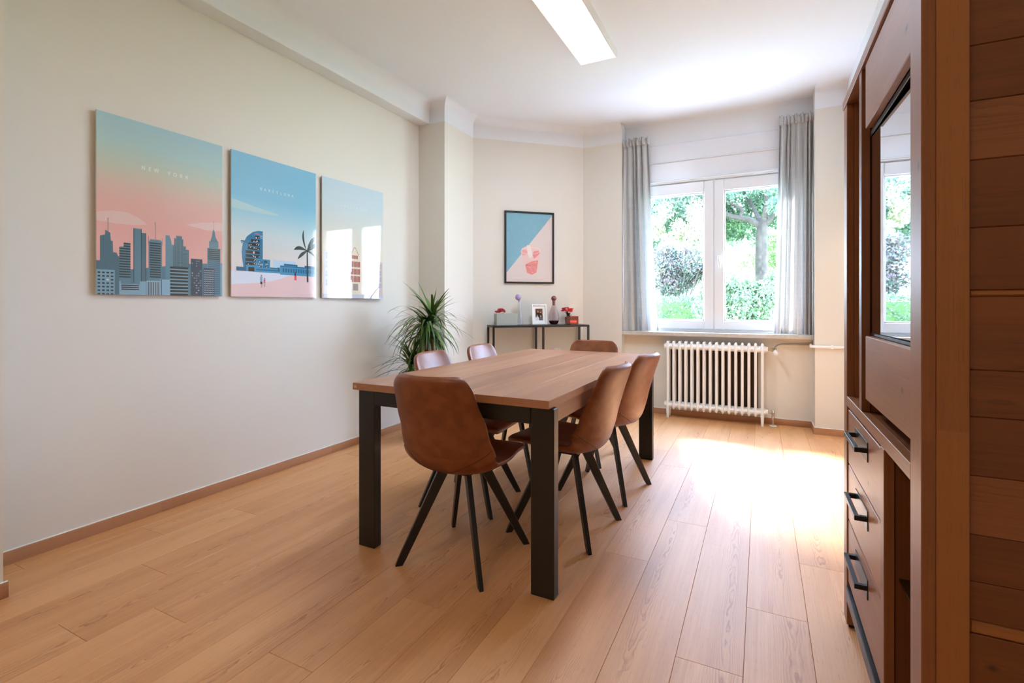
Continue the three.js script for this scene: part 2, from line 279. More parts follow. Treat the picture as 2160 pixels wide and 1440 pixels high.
// ---------------------------------------------------------------- dining table
{
  const x0 = -1.715, x1 = -0.72, d0 = 1.742, d1 = 3.755, y1 = 0.765, y0 = 0.733, cx = (x0 + x1) / 2, cd = (d0 + d1) / 2;
  const t = thing('dining_table', 'long brown wooden dining table with black block legs, in the middle of the room', 'table', [cx, 0, -cd]);
  const L = (a, b, c, e, p, q, ...r) => lim(a - cx, b - cx, c, e, p - cd, q - cd, ...r), R = rng(8);
  const w = (x1 - x0) / 5;
  for (let i = 0; i < 5; i++) mesh('tabletop_board', L(x0 + i * w + 0.0002, x0 + (i + 1) * w - 0.0002, y0, y1, d0, d1, 0.0005, 2, [0.005, R() * 0.02]), tableMats[[0, 2, 1, 0, 2][i]], t);
  for (const [a, b, p, q] of [[-1.695, -1.6, 1.76, 1.808], [-0.805, -0.707, 1.76, 1.808], [-1.695, -1.6, 3.672, 3.72], [-0.805, -0.707, 3.672, 3.72]]) mesh('leg', L(a, b, 0, y0 - 0.002, p, q, 0.003), M.black, t);
  for (const [p, q] of [[1.76, 1.808], [3.672, 3.72]]) mesh('end_rail', L(-1.6, -0.805, 0.665, y0 - 0.002, p, q, 0.002), M.black, t);
  for (const [a, b, m] of [[-0.752, -0.73, 1], [-1.68, -1.658, 0]]) mesh('side_rail', L(a, b, 0.662, y0 - 0.001, 1.808, 3.672, 0.002, 2), tableMats[m], t);
  mesh('inlay', cyl(0.0085, 0.0085, 0.004, 0, 0, 0).rotateX(-Math.PI / 2).translate(x0 + 0.016 - cx, 0.748, -(d0 - cd) + 0.0006), std({ color: lin('#cdb596'), roughness: 0.5 }), t).userData.label = 'pale round wooden plug in the table end';
}

// ---------------------------------------------------------------- chairs
function shell() {
  const prof = new THREE.CatmullRomCurve3([[0.232, 0.432], [0.215, 0.452], [0.16, 0.457], [0.06, 0.443], [-0.05, 0.428], [-0.135, 0.428], [-0.192, 0.455], [-0.22, 0.52], [-0.243, 0.615], [-0.275, 0.73], [-0.318, 0.846]].map(([z, y]) => V3(0, y, z)));
  prof.arcLengthDivisions = 400; const len = prof.getLength();
  const key = (tab, s) => { for (let i = 1; i < tab.length; i++) if (s <= tab[i][0]) { const [a, p] = tab[i - 1], [b, q] = tab[i], k = (s - a) / (b - a); return p + (q - p) * k * k * (3 - 2 * k); } return tab.at(-1)[1]; };
  const W = [[0, 0.2], [0.12, 0.218], [0.36, 0.236], [0.55, 0.232], [0.72, 0.218], [0.88, 0.2], [1, 0.186]];
  const LIFT = [[0, 0.006], [0.2, 0.022], [0.42, 0.05], [0.55, 0.08], [0.68, 0.064], [0.85, 0.044], [1, 0.044]];
  const place = (s, t, side) => {
    const c = prof.getPointAt(s), tg = prof.getTangentAt(s), n = V3(0, -tg.z, tg.y); if (n.y < 0 && s < 0.3) n.negate(); if (s >= 0.3 && n.z < 0 && n.y < 0.2) n.negate();
    const near = (d, r) => d < r ? r - Math.sqrt(Math.max(0, r * r - (r - d) * (r - d))) : 0;
    const w = key(W, s) - near((1 - s) * len, 0.06) - near(s * len, 0.06);
    const e = (d, r) => d < r ? Math.sqrt(Math.max(0, 1 - Math.pow(1 - d / r, 2))) : 1;
    const h = 0.019 * Math.sqrt(Math.max(0, 1 - Math.pow(Math.abs(t), 9))) * e((1 - s) * len, 0.016) * e(s * len, 0.02);
    const dish = side > 0 ? 0.004 * Math.cos(t * Math.PI / 2) * Math.sin(s * Math.PI) : 0;
    c.addScaledVector(n, key(LIFT, s) * Math.pow(Math.abs(t), 2.2) + side * h + dish); c.x += w * t; c.y -= sst(0.7, 0.95, s) * Math.max(0, n.y) * key(LIFT, s) * Math.pow(Math.abs(t), 2.2) * 0.9; return c;
  };
  const NS = 64, NT = 30, S = (u) => 0.5 - 0.5 * Math.cos(Math.PI * (0.06 + 0.88 * u)) , lo = S(0), hi = S(1), sOf = (u) => (S(u) - lo) / (hi - lo), tOf = (v) => Math.sin((v * 2 - 1) * Math.PI / 2);
  const side = (sg) => sheet(NS, NT, (u, v) => { const s = sOf(u), t = tOf(v), p = place(s, sg > 0 ? t : -t, sg); return [p.x, p.y, p.z, p.x + 0.25, s * len]; });
  const seamOf = (f, r, n = 40) => tube(Array.from({ length: n + 1 }, (_, i) => f(i / n * 2 - 1)), r, 80, 6);
  return { body: merge([side(1), side(-1)]), seam: seamOf((t) => place(0.5 + 0.1 * Math.pow(Math.abs(t), 1.7), t * 0.985, -1), 0.0017) };
}
{
  const sh = shell();
  const leg = (sx, sz) => {
    const T = [sx * 0.056, 0.425, sz * 0.062 - 0.012], F = [sx * 0.205, 0, sz * 0.213], r = Math.hypot(F[0] - T[0], F[2] - T[2]), ux = (F[0] - T[0]) / r, uz = (F[2] - T[2]) / r;
    const g = bev(1, 1, 1, 0.06), p = g.attributes.position;
    for (let i = 0; i < p.count; i++) { const k = p.getY(i) + 0.5, rad = p.getX(i) * mix(0.034, 0.052, k), tan = p.getZ(i) * mix(0.019, 0.022, k), x = mix(F[0], T[0], k), z = mix(F[2], T[2], k); p.setXYZ(i, x + ux * rad - uz * tan, k * 0.418, z + uz * rad + ux * tan); }
    g.computeVertexNormals(); return g;
  };
  const chair = thing('dining_chair', '', 'chair', [0, 0, 0], 0, 'brown leather bucket chairs around the dining table');
  mesh('shell', sh.body, M.leather, chair); mesh('seam', sh.seam, M.thread, chair);
  mesh('seat_plate', bev(0.17, 0.012, 0.18, 0.003).translate(0, 0.4, -0.012), M.blackMetal, chair);
  for (const sx of [-1, 1]) for (const sz of [-1, 1]) mesh('leg', leg(sx, sz), M.blackMetal, chair);
  let first = true;
  // x, depth and the way it faces (degrees from facing the window, positive to the left)
  for (const [x, d, a, label] of [
    [-1.2, 1.912, 0, 'brown leather bucket chair at the near end of the table, seen from behind'],
    [-1.51, 2.475, -85, 'brown leather chair on the wall side of the table, nearer of the two there'],
    [-1.515, 3.06, -88, 'brown leather chair on the wall side of the table, in front of the console'],
    [-0.898, 2.388, 86, 'brown leather chair on the cabinet side of the table, nearer of the two there'],
    [-0.87, 3.0, 83, 'brown leather chair on the cabinet side of the table, by the far black leg'],
    [-1.2, 3.56, 178, 'brown leather chair at the far end of the table, only its back showing']]) {
    const c = first ? chair : chair.clone(); if (!first) { c.name = numbered('dining_chair'); scene.add(c); }
    c.userData = { ...c.userData, label }; first = false;
    c.position.set(x, 0, -d); c.rotation.set(0, Math.PI + a * Math.PI / 180, 0);
  }
}

// ---------------------------------------------------------------- cabinet
{
  const t = thing('display_cabinet', 'tall dark wood display cabinet with a glass door, drawers and an open niche', 'cabinet', [0.49, 0, -1.656]);
  const L = (a, b, c, e, p, q, ...r) => lim(a - 0.49, b - 0.49, c, e, p - 1.656, q - 1.656, ...r), R = rng(21);
  const o = () => [R() * 0.12, R() * 0.4], part = (n, m, ...a) => mesh(n, L(...a), m, t);
  const F = 0.267, BK = 0.715, N = 1.172, E = 2.14, [wm, wd, wl, wk] = walnut;
  // corner posts, each glued up from two staves
  for (const [p, q] of [[N, N + 0.076], [E - 0.064, E]]) for (const x of [F, BK - 0.07]) {
    const s = mesh('post', L(x, x + 0.022, 0.012, 1.832, p, q, 0.0015, 1, o()), wm, t); mesh('stave', L(x + 0.0222, x + 0.07, 0.012, 1.832, p, q, 0.0015, 1, o()), p === N ? wl : wm, s);
  }
  part('top', wm, F - 0.004, BK + 0.003, 1.832, 1.86, N - 0.004, E + 0.004, 0.002, 2, o());
  // side of boards between the posts
  const ys = [0.1, 0.21, 0.33, 0.42, 0.533, 0.558, 0.628, 0.713, 0.82, 0.927, 1.012, 1.145, 1.157, 1.27, 1.393, 1.5, 1.601, 1.72, 1.832];
  for (let i = 0; i < ys.length - 1; i++) { const h = ys[i + 1] - ys[i]; part('side_board', h < 0.04 ? wl : [wk, wd, wm, wd, wk, wd, wk][(i * 5 + 2) % 7], F + 0.0705, BK - 0.0705, ys[i] + 0.0003, ys[i + 1] - 0.0003, N + 0.008, N + 0.026, h < 0.04 ? 0.004 : 0.0015, 0, o()); }
  for (let i = 0; i < 6; i++) part('far_side_board', [wd, wm, wk][i % 3], F + 0.0705, BK - 0.0705, 0.1 + i * 0.288, 0.388 + i * 0.288 - 0.0005, E - 0.03, E - 0.012, 0.001, 0, o());
  part('back_panel', M.interior, BK - 0.012, BK - 0.002, 0.1, 1.832, N + 0.076, E - 0.064, 0.001);
  part('middle_rail', wm, F, F + 0.022, 0.777, 0.811, N + 0.0765, E - 0.0645, 0.0015, 2, o());
  part('shelf', wd, F + 0.0225, BK - 0.013, 0.781, 0.809, N + 0.027, E - 0.031, 0.001, 2, o());
  part('divider', wk, F, F + 0.022, 0.8115, 1.8315, 1.7905, 1.831, 0.0015, 1, o()); part('divider_panel', wk, F + 0.0225, BK - 0.013, 0.8115, 1.8315, 1.798, 1.824, 0.001, 1, o());
  part('divider', wm, F, F + 0.022, 0.105, 0.7765, 1.49, 1.528, 0.0015, 1, o()); part('divider_panel', wk, F + 0.0225, BK - 0.013, 0.105, 0.7765, 1.494, 1.522, 0.001, 1, o());
  part('bottom', wd, F + 0.012, BK - 0.013, 0.105, 0.125, N + 0.027, E - 0.031, 0.001, 2, o());
  // the glass door: solid boards above and below a large pane
  const door = part('door', wm, F + 0.003, F + 0.021, 1.641, 1.826, N + 0.081, 1.747, 0.002, 2, o()); door.userData.label = 'door with a mirroring glass pane between two boards';
  const dpart = (n, m, ...a) => mesh(n, L(...a), m, door);
  dpart('lower_board', wm, F + 0.003, F + 0.021, 0.856, 1.04, N + 0.081, 1.747, 0.002, 2, [0.02, 0.1]);
  dpart('glass', phy({ color: lin('#d4d6da'), metalness: 1, roughness: 0.015 }), F + 0.0235, F + 0.0275, 0.856, 1.826, N + 0.081, 1.79, 0.0005);
  { const gl = door.children.at(-1); gl.geometry.translate(-(F + 0.0255 - 0.49), 0, 1.79 - 1.656); gl.rotation.y = 0.019; gl.position.set(F + 0.0255 - 0.49, 0, -(1.79 - 1.656)); }   // the pane sits a little out of true
  dpart('metal_strip', M.blackMetal, F + 0.0212, F + 0.0232, 1.626, 1.6405, N + 0.081, 1.79, 0.001);
  dpart('metal_strip', M.blackMetal, F + 0.0212, F + 0.0232, 1.0405, 1.048, N + 0.081, 1.79, 0.001);
  // drawers
  for (const [y0, y1, hy] of [[0.58, 0.766, 0.716], [0.387, 0.574, 0.52], [0.166, 0.381, 0.324]]) {
    const d = part('drawer', [wm, wl, wm][y1 > 0.7 ? 0 : y1 > 0.5 ? 1 : 2], F + 0.004, F + 0.026, y0, y1, 1.531, 2.073, 0.002, 2, o());
    const h = (a, b, c, e, p, q, bb = 0.001) => L(a, b, hy - 0.008 + c, hy - 0.008 + e, p, q, bb);
    mesh('handle', [h(F + 0.0015, F + 0.0045, -0.026, 0.03, 1.712, 1.916, 0.0005), h(0.238, 0.25, 0, 0.014, 1.712, 1.916), h(0.2495, 0.27, 0, 0.014, 1.712, 1.726), h(0.2495, 0.27, 0, 0.014, 1.902, 1.916)], M.blackMetal, d);
  }
  part('base_rail', M.blackMetal, F - 0.003, F + 0.03, 0.104, 0.149, N + 0.077, E - 0.065, 0.002);
  for (const d of [N + 0.006, E - 0.058]) for (const x of [F + 0.006, BK - 0.062]) part('foot', M.blackMetal, x, x + 0.055, 0, 0.013, d, d + 0.052, 0.001);
  part('glass_shelf', phy({ color: lin('#c4d6cc'), transmission: 1, thickness: 0, roughness: 0.02, ior: 1.5 }), F + 0.03, BK - 0.014, 0.46, 0.468, N + 0.03, 1.4935, 0.0005);
}

// ---------------------------------------------------------------- posters on the left wall
function canvasTex(w, h, draw) { const c = document.createElement('canvas'); c.width = w; c.height = h; draw(c.getContext('2d'), w, h); const t = new THREE.CanvasTexture(c); t.colorSpace = THREE.SRGBColorSpace; return t; }
const poly = (g, W, H, pts, fill) => { g.fillStyle = fill; g.beginPath(); pts.forEach(([x, y], i) => g[i ? 'lineTo' : 'moveTo'](x * W, y * H)); g.fill(); };
const rect = (g, W, H, x0, y0, x1, y1, fill) => { g.fillStyle = fill; g.fillRect(x0 * W, y0 * H, (x1 - x0) * W, (y1 - y0) * H); };
const title = (g, W, H, text, x0, x1, y, size, fill) => { g.fillStyle = fill; g.font = Math.round(size * H) + 'px sans-serif'; g.textBaseline = 'middle'; g.textAlign = 'center'; const n = text.length; for (let i = 0; i < n; i++) g.fillText(text[i], (x0 + (x1 - x0) * (i + 0.5) / n) * W, y * H); };
const printNewYork = canvasTex(820, 1150, (g, W, H) => {
  const s = g.createLinearGradient(0, 0, 0, H); [[0, '#a9cdd4'], [0.14, '#b4d2cf'], [0.26, '#c9d0bd'], [0.36, '#dcc4b2'], [0.46, '#e6b7a8'], [0.62, '#e7aea3'], [1, '#eab0a6']].forEach(([k, c]) => s.addColorStop(k, c)); g.fillStyle = s; g.fillRect(0, 0, W, H);
  poly(g, W, H, [[0, .553], [.1, .535], [.208, .533], [.29, .555], [.357, .589], [.25, .6], [.135, .604], [0, .6]], '#e6c4b8'); poly(g, W, H, [[.663, .557], [.8, .53], [1, .51], [1, .568], [.85, .575]], '#e8c6bd');
  title(g, W, H, 'NEW YORK', .3, .7, .26, .03, '#eef0e4');
  const dk = '#4f7180', md = '#5d8393', lt = '#7fa6b8', bk = '#242b2c', nv = '#3a4858';
  poly(g, W, H, [[0, .86], [.24, .855], [.7, .8], [1, .782], [1, 1], [0, 1]], '#547a8a');
  poly(g, W, H, [[0, .816], [.023, .815], [.023, .681], [.056, .673], [.058, .646], [.091, .659], [.095, .702], [.108, .705], [.11, .765], [.135, .767], [.144, .785], [.16, .79], [.16, 1], [0, 1]], dk); rect(g, W, H, .074, .577, .078, .655, dk);
  poly(g, W, H, [[.153, .731], [.183, .728], [.183, .706], [.231, .706], [.231, 1], [.153, 1]], md); for (let i = 0; i < 14; i++) rect(g, W, H, i < 2 ? .183 : .153, .708 + i * .0145, .231, .7145 + i * .0145, bk);
  rect(g, W, H, .253, .618, .312, 1, md); rect(g, W, H, .312, .64, .344, 1, dk); for (const x of [.253, .309, .342]) rect(g, W, H, x, x > .33 ? .64 : .618, x + .004, .93, bk);
  poly(g, W, H, [[.364, .682], [.374, .682], [.374, .671], [.456, .671], [.469, .682], [.469, 1], [.364, 1]], md); for (let i = 0; i < 15; i++) rect(g, W, H, .374, .69 + i * .0142, .46, .697 + i * .0142, bk); rect(g, W, H, .414, .567, .4175, .672, dk); rect(g, W, H, .362, .655, .365, .7, dk); rect(g, W, H, .468, .66, .471, .7, dk);
  poly(g, W, H, [[.497, .638], [.529, .637], [.54, .66], [.553, .709], [.553, 1], [.497, 1]], '#5f8b9b');
  poly(g, W, H, [[.583, .632], [.633, .632], [.633, .649], [.644, .65], [.644, .691], [.666, .693], [.666, .713], [.692, .714], [.692, 1], [.551, 1], [.551, .691], [.567, .69], [.567, .648], [.583, .648]], md);
  for (let x = .56; x < .69; x += .0105) for (let y = .64; y < .82; y += .0085) { if ((y < .65 && (x < .585 || x > .628)) || (y < .692 && (x < .57 || x > .638)) || (y < .715 && x > .66)) continue; rect(g, W, H, x, y, x + .006, y + .0052, '#34474f'); }
  rect(g, W, H, .534, .826, .686, 1, lt); for (let i = 0; i < 9; i++) rect(g, W, H, .534, .824 + i * .0205, .686, .8365 + i * .0205, bk);
  rect(g, W, H, .709, .766, .812, 1, nv); const R = rng(3); for (let i = 0; i < 30; i++) { const x = .717 + Math.floor(R() * 5) * .0185, y = .777 + Math.floor(R() * 14) * .0155; rect(g, W, H, x, y, x + .011, y + .005, i % 7 ? '#8fa5b5' : '#e8d9d2'); }
  poly(g, W, H, [[.857, .687], [.874, .687], [.874, .643], [.889, .64], [.889, .631], [.9, .61], [.906, .58], [.915, .562], [.928, .58], [.935, .61], [.95, .633], [.962, .642], [.962, .686], [.982, .686], [.982, 1], [.857, 1]], md); rect(g, W, H, .917, .506, .9195, .57, '#8d8f98'); for (let i = 0; i < 24; i++) rect(g, W, H, .864, .692 + i * .0125, .976, .699 + i * .0125, i < 6 ? bk : '#3f6075'); for (const x of [.893, .913, .933]) rect(g, W, H, x, .637, x + .01, .642, bk);
  rect(g, W, H, .983, .785, 1, 1, lt);
  rect(g, W, H, .822, .819, .924, 1, nv); for (let i = 0; i < 5; i++) for (let j = 0; j < 12; j++) rect(g, W, H, .831 + i * .0185, .832 + j * .0142, .841 + i * .0185, .8385 + j * .0142, (i * 7 + j * 3) % 23 === 5 ? '#f0c9ae' : '#a9bcc6');
  rect(g, W, H, 0, .864, .122, 1, lt); for (let i = 0; i < 4; i++) for (let j = 0; j < 7; j++) rect(g, W, H, .008 + i * .029, .876 + j * .0195, .025 + i * .029, .884 + j * .0195, i === 2 && j === 2 ? '#e9cdbd' : bk);
  poly(g, W, H, [[.153, .924], [.163, .924], [.163, .94], [.3, .94], [.3, .922], [.347, .92], [.347, 1], [.153, 1]], '#86acc0'); for (let i = 0; i < 3; i++) rect(g, W, H, .167, .944 + i * .011, .293, .95 + i * .011, bk);
  rect(g, W, H, .35, .916, .455, 1, '#9cb9c8'); for (let i = 0; i < 7; i++) rect(g, W, H, .36 + i * .0135, .922, .3655 + i * .0135, 1, bk); rect(g, W, H, .455, .905, .534, 1, '#8fb3c9'); rect(g, W, H, .461, .905, .466, 1, bk);
});
const printBarcelona = canvasTex(820, 1150, (g, W, H) => {
  const s = g.createLinearGradient(0, 0, 0, H); [[0, '#85bfd9'], [0.3, '#8ec6dc'], [0.42, '#a9d2dd'], [0.55, '#cddcdc'], [0.7, '#dedbd6'], [0.83, '#e2d6d3'], [1, '#e2d6d3']].forEach(([k, c]) => s.addColorStop(k, c)); g.fillStyle = s; g.fillRect(0, 0, W, H);
  poly(g, W, H, [[0, .332], [.12, .345], [.25, .362], [.4, .375], [.53, .39], [.5, .4], [.3, .4], [.1, .396], [0, .393]], '#b7d6d8');
  title(g, W, H, 'BARCELONA', .29, .71, .225, .026, '#dfeae8');
  const b1 = '#2f7ba3', b2 = '#4795bb', b3 = '#236489', bk = '#22282c';
  rect(g, W, H, .454, .726, .73, .79, '#b8d7ea');
  poly(g, W, H, [[0, .825], [.6, .825], [1, .83], [1, 1], [0, 1]], '#dde4f0'); poly(g, W, H, [[0, .918], [.2, .905], [.39, .891], [.55, .862], [.669, .829], [1, .828], [1, 1], [0, 1]], '#e8c9c6');
  poly(g, W, H, [[.128, .81], [.112, .74], [.105, .687], [.116, .637], [.159, .58], [.222, .543], [.28, .529], [.333, .528], [.333, .81]], b1);
  const R = rng(9); for (let i = 0; i < 9; i++) { const y = .566 + i * .0275, x0 = [.247, .205, .175, .17, .147, .147, .144, .144, .147][i], x1 = i < 6 ? .298 : i < 7 ? .285 : .262; rect(g, W, H, x0, y, x1, y + .019, bk); for (let k = 0; k < 5; k++) { const x = x0 + R() * (x1 - x0), q = y + R() * .014; rect(g, W, H, x, q, x + .009, q + .006, '#e8e2d8'); } }
  rect(g, W, H, .247, .549, .298, .556, '#d9556b'); rect(g, W, H, .097, .61, .134, .62, b3); rect(g, W, H, .1, .625, .134, .63, b3); rect(g, W, H, .3, .562, .34, .566, '#9fd0e4'); rect(g, W, H, .3, .575, .34, .579, '#9fd0e4');
  rect(g, W, H, .05, .794, .16, .822, b3); rect(g, W, H, .153, .776, .27, .822, b2); rect(g, W, H, .175, .792, .24, .822, bk); rect(g, W, H, .26, .729, .416, .8, b2); rect(g, W, H, .272, .737, .405, .79, b1); for (let i = 0; i < 46; i++) { const x = .276 + R() * .12, y = .739 + R() * .045; if (x > .325 && x < .35) continue; rect(g, W, H, x, y, x + .008, y + .006, i % 2 ? '#cfd8da' : bk); }
  rect(g, W, H, .25, .79, .56, .824, b2); rect(g, W, H, .26, .802, .545, .81, b3); rect(g, W, H, .416, .784, .51, .79, b3); rect(g, W, H, .505, .78, .53, .8, b3);
  rect(g, W, H, .534, .762, 1, .832, b2); rect(g, W, H, .534, .765, 1, .772, b3); for (let i = 0; i < 14; i++) rect(g, W, H, .565 + i * .032, .782, .586 + i * .032, .812, b3); rect(g, W, H, .581, .748, .752, .762, b3); rect(g, W, H, .845, .75, 1, .765, b3);
  const P = '#27312c'; poly(g, W, H, [[.872, .63], [.886, .63], [.897, .879], [.874, .879]], P);
  const frond = (x1, y1, cx, cy, w) => { g.fillStyle = '#48524f'; g.beginPath(); g.moveTo(.877 * W, .632 * H); g.quadraticCurveTo(cx * W, cy * H, x1 * W, y1 * H); g.quadraticCurveTo((cx + w) * W, (cy + w) * H, .877 * W, .632 * H); g.fill(); g.strokeStyle = P; g.lineWidth = 4; g.stroke(); };
  frond(.829, .477, .79, .55, .05); frond(.99, .51, .91, .53, .05); frond(1.02, .555, .94, .57, .045); frond(.71, .632, .76, .575, .045); frond(.757, .7, .79, .64, .035); frond(1.0, .69, .95, .625, .045);
  const man = (x, y, h, top, low, skin) => { const k = h; rect(g, W, H, x - .05 * k, y - .3 * k, x - .01 * k, y, skin); rect(g, W, H, x + .03 * k, y - .3 * k, x + .07 * k, y - .02 * k, skin); rect(g, W, H, x - .14 * k, y - .48 * k, x + .12 * k, y - .28 * k, low); rect(g, W, H, x - .16 * k, y - .86 * k, x + .12 * k, y - .46 * k, top); g.fillStyle = skin; g.beginPath(); g.arc(x * W, (y - .94 * k) * H, .06 * k * H, 0, 7); g.fill(); };
  man(.318, .934, .092, '#7fa9bd', '#30343a', '#a8605a'); man(.354, .929, .067, '#dd5c72', '#9db9c8', '#4a3a38'); man(.723, .866, .062, '#2e3136', '#e5566d', '#3a3030'); rect(g, W, H, .712, .832, .738, .868, '#e5566d');
});
const printAmsterdam = canvasTex(820, 1150, (g, W, H) => {
  const s = g.createLinearGradient(0, 0, 0, H); [[0, '#c4d8e0'], [0.2, '#cbdbdd'], [0.35, '#d6dbd2'], [0.5, '#e0dac6'], [0.7, '#e8d8be'], [1, '#ecd9c4']].forEach(([k, c]) => s.addColorStop(k, c)); g.fillStyle = s; g.fillRect(0, 0, W, H);
  title(g, W, H, 'AMSTERDAM', .27, .72, .205, .026, '#dfe7e6');
  const house = (x0, x1, y0, wall, win, cols, rows) => { rect(g, W, H, x0, y0, x1, .98, wall); const cw = (x1 - x0) / (cols * 1.35 + .35), rh = (.9 - y0) / rows; for (let i = 0; i < cols; i++) for (let j = 0; j < rows; j++) { const x = x0 + cw * (.35 + 1.35 * i), y = y0 + .02 + j * rh; rect(g, W, H, x, y, x + cw, y + rh * .7, win); g.strokeStyle = wall; g.lineWidth = 3; g.strokeRect((x + cw / 2) * W, y * H, 1, rh * .7 * H); g.strokeRect(x * W, (y + rh * .35) * H, cw * W, 1); } };
  house(.02, .19, .6, '#d9d3d2', '#a9bccb', 1, 4); house(.2, .4, .588, '#d8b9b0', '#b6bccb', 3, 5);
  poly(g, W, H, [[.433, .628], [.47, .58], [.49, .555], [.502, .545], [.514, .555], [.535, .58], [.572, .628], [.572, .98], [.433, .98]], '#e6d8c0'); g.strokeStyle = '#a9705c'; g.lineWidth = 5; g.beginPath(); [[.433, .628], [.49, .555], [.514, .555], [.572, .628]].forEach(([x, y], i) => g[i ? 'lineTo' : 'moveTo'](x * W, y * H)); g.stroke();
  for (const [x0, x1, y0, y1, n] of [[.455, .556, .622, .653, 3], [.433, .596, .676, .725, 3], [.433, .596, .74, .79, 3], [.433, .596, .804, .856, 3]]) for (let i = 0; i < n; i++) { const w = (x1 - x0) / n; rect(g, W, H, x0 + i * w, y0, x0 + (i + .88) * w, y1, '#a8675a'); rect(g, W, H, x0 + (i + .42) * w, y0, x0 + (i + .46) * w, y1, '#d9bfae'); }
  rect(g, W, H, .471, .872, .556, .931, '#9d968c'); rect(g, W, H, .4, .79, .42, .85, '#9c7d86'); rect(g, W, H, .436, .905, .45, .94, '#2f3545'); house(.62, .8, .62, '#dccbb8', '#b09c94', 2, 4); house(.82, .99, .66, '#d3bfb4', '#a9a9b2', 2, 4); rect(g, W, H, 0, .965, 1, 1, '#c3c6cc');
});
for (const [d0, d1, print, label, yaw] of [[1.253, 1.8905, printNewYork, 'glossy poster lettered NEW YORK with blue towers under a pink sky', 0], [1.945, 2.596, printBarcelona, 'glossy poster lettered BARCELONA with a sail-shaped tower and a palm', 0], [2.651, 3.299, printAmsterdam, 'pale glossy poster with narrow gabled houses, mirroring the window', -0.0229]]) {
  const w = d1 - d0, h = 0.909, t = thing('poster', label, 'poster', [XL + 0.014 - yaw * 0.33, 1.1815, -(d0 + d1) / 2], Math.PI / 2 + yaw, 'glossy city posters on the left wall');
  mesh('panel', bev(w, h, 0.004, 0.0008).translate(0, h / 2, 0.002), std({ color: lin('#d8d4c8'), roughness: 0.5 }), t);
  const p = mesh('print', new THREE.BoxGeometry(w - 0.002, h - 0.002, 0.003).translate(0, h / 2, 0.0056), phy({ map: print, roughness: 0.03, ior: 1.55 }), t);
  for (const a of [-1, 1]) for (const y of [0.08, h - 0.08]) { const l = 0.0115 - yaw * (0.33 + a * (w / 2 - 0.08)) * 0.97; mesh('spacer', cyl(0.012, 0.012, l, 0, 0, 0).rotateX(Math.PI / 2).translate(a * (w / 2 - 0.08), y, -l), M.chrome, t); }
}

// ---------------------------------------------------------------- slanting wall: picture and console
const U = V3(B[0] - A[0], 0, -(B[1] - A[1])).normalize(), TURN = Math.atan2(-U.z, U.x);
const onWall = (u, y, off) => [A[0] + U.x * u + 0.67653 * off, y, -(A[1]) + U.z * u + 0.73641 * off];
{
  const t = thing('framed_picture', 'black framed print of a pink iced drink on a blue and cream ground', 'picture', onWall(0.618, 1.355, 0), TURN);
  const w = 0.547, h = 0.757, f = 0.018;
  mesh('frame', [bev(f, h, 0.022, 0.0015).translate(-w / 2 + f / 2, h / 2, 0.012), bev(f, h, 0.022, 0.0015).translate(w / 2 - f / 2, h / 2, 0.012), bev(w - 2 * f, f, 0.022, 0.0015).translate(0, f / 2, 0.012), bev(w - 2 * f, f, 0.022, 0.0015).translate(0, h - f / 2, 0.012)], M.black, t);
  const pr = canvasTex(520, 740, (g, W, H) => {
    g.fillStyle = '#e2d2cb'; g.fillRect(0, 0, W, H); poly(g, W, H, [[0, 0], [1, 0], [.98, .03], [.02, .86], [0, .86]], '#83b5c5');
    const R = rng(4); for (let i = 0; i < 900; i++) { g.globalAlpha = .06; const x = R(), y = R(); g.fillStyle = i % 2 ? '#9fc6cc' : '#6fa3b8'; if (y < .84 - x * .83) { g.beginPath(); g.ellipse(x * W, y * H, 20, 9, R() * 3, 0, 7); g.fill(); } } g.globalAlpha = 1;
    poly(g, W, H, [[.31, .56], [.34, .51], [.44, .475], [.6, .47], [.73, .52], [.74, .58], [.7, .72], [.65, .87], [.55, .905], [.44, .88], [.38, .76]], '#edc9c2');
    poly(g, W, H, [[.41, .75], [.55, .7], [.69, .68], [.65, .86], [.55, .895], [.45, .87]], '#e88a85'); poly(g, W, H, [[.56, .6], [.6, .55], [.7, .54], [.72, .58], [.68, .61], [.6, .66]], '#e98f8c'); poly(g, W, H, [[.32, .56], [.36, .53], [.45, .54], [.45, .6], [.36, .62]], '#eaa9a2'); poly(g, W, H, [[.41, .755], [.47, .735], [.53, .76], [.45, .775]], '#d77571');
    poly(g, W, H, [[.44, .46], [.52, .47], [.57, .62], [.5, .66], [.45, .56]], '#efe0d6'); for (let i = 0; i < 60; i++) { g.globalAlpha = .35; g.fillStyle = i % 2 ? '#f3d7cf' : '#dd7d78'; g.beginPath(); g.ellipse((.44 + R() * .22) * W, (.7 + R() * .17) * H, 7, 4, R() * 3, 0, 7); g.fill(); } g.globalAlpha = 1;
    g.strokeStyle = '#f2e6e0'; g.lineWidth = 4; g.beginPath(); g.ellipse(.525 * W, .545 * H, .205 * W, .05 * H, -.05, 0, 7); g.stroke();
  });
  mesh('print', new THREE.BoxGeometry(w - 2 * f, h - 2 * f, 0.004).translate(0, h / 2, 0.008), phy({ map: pr, roughness: 0.08, clearcoat: 0.6, clearcoatRoughness: 0.03 }), t);
  mesh('backing', bev(w - 2 * f, h - 2 * f, 0.004, 0).translate(0, h / 2, 0.0035), M.interior, t);
}
const CH = 0.925;
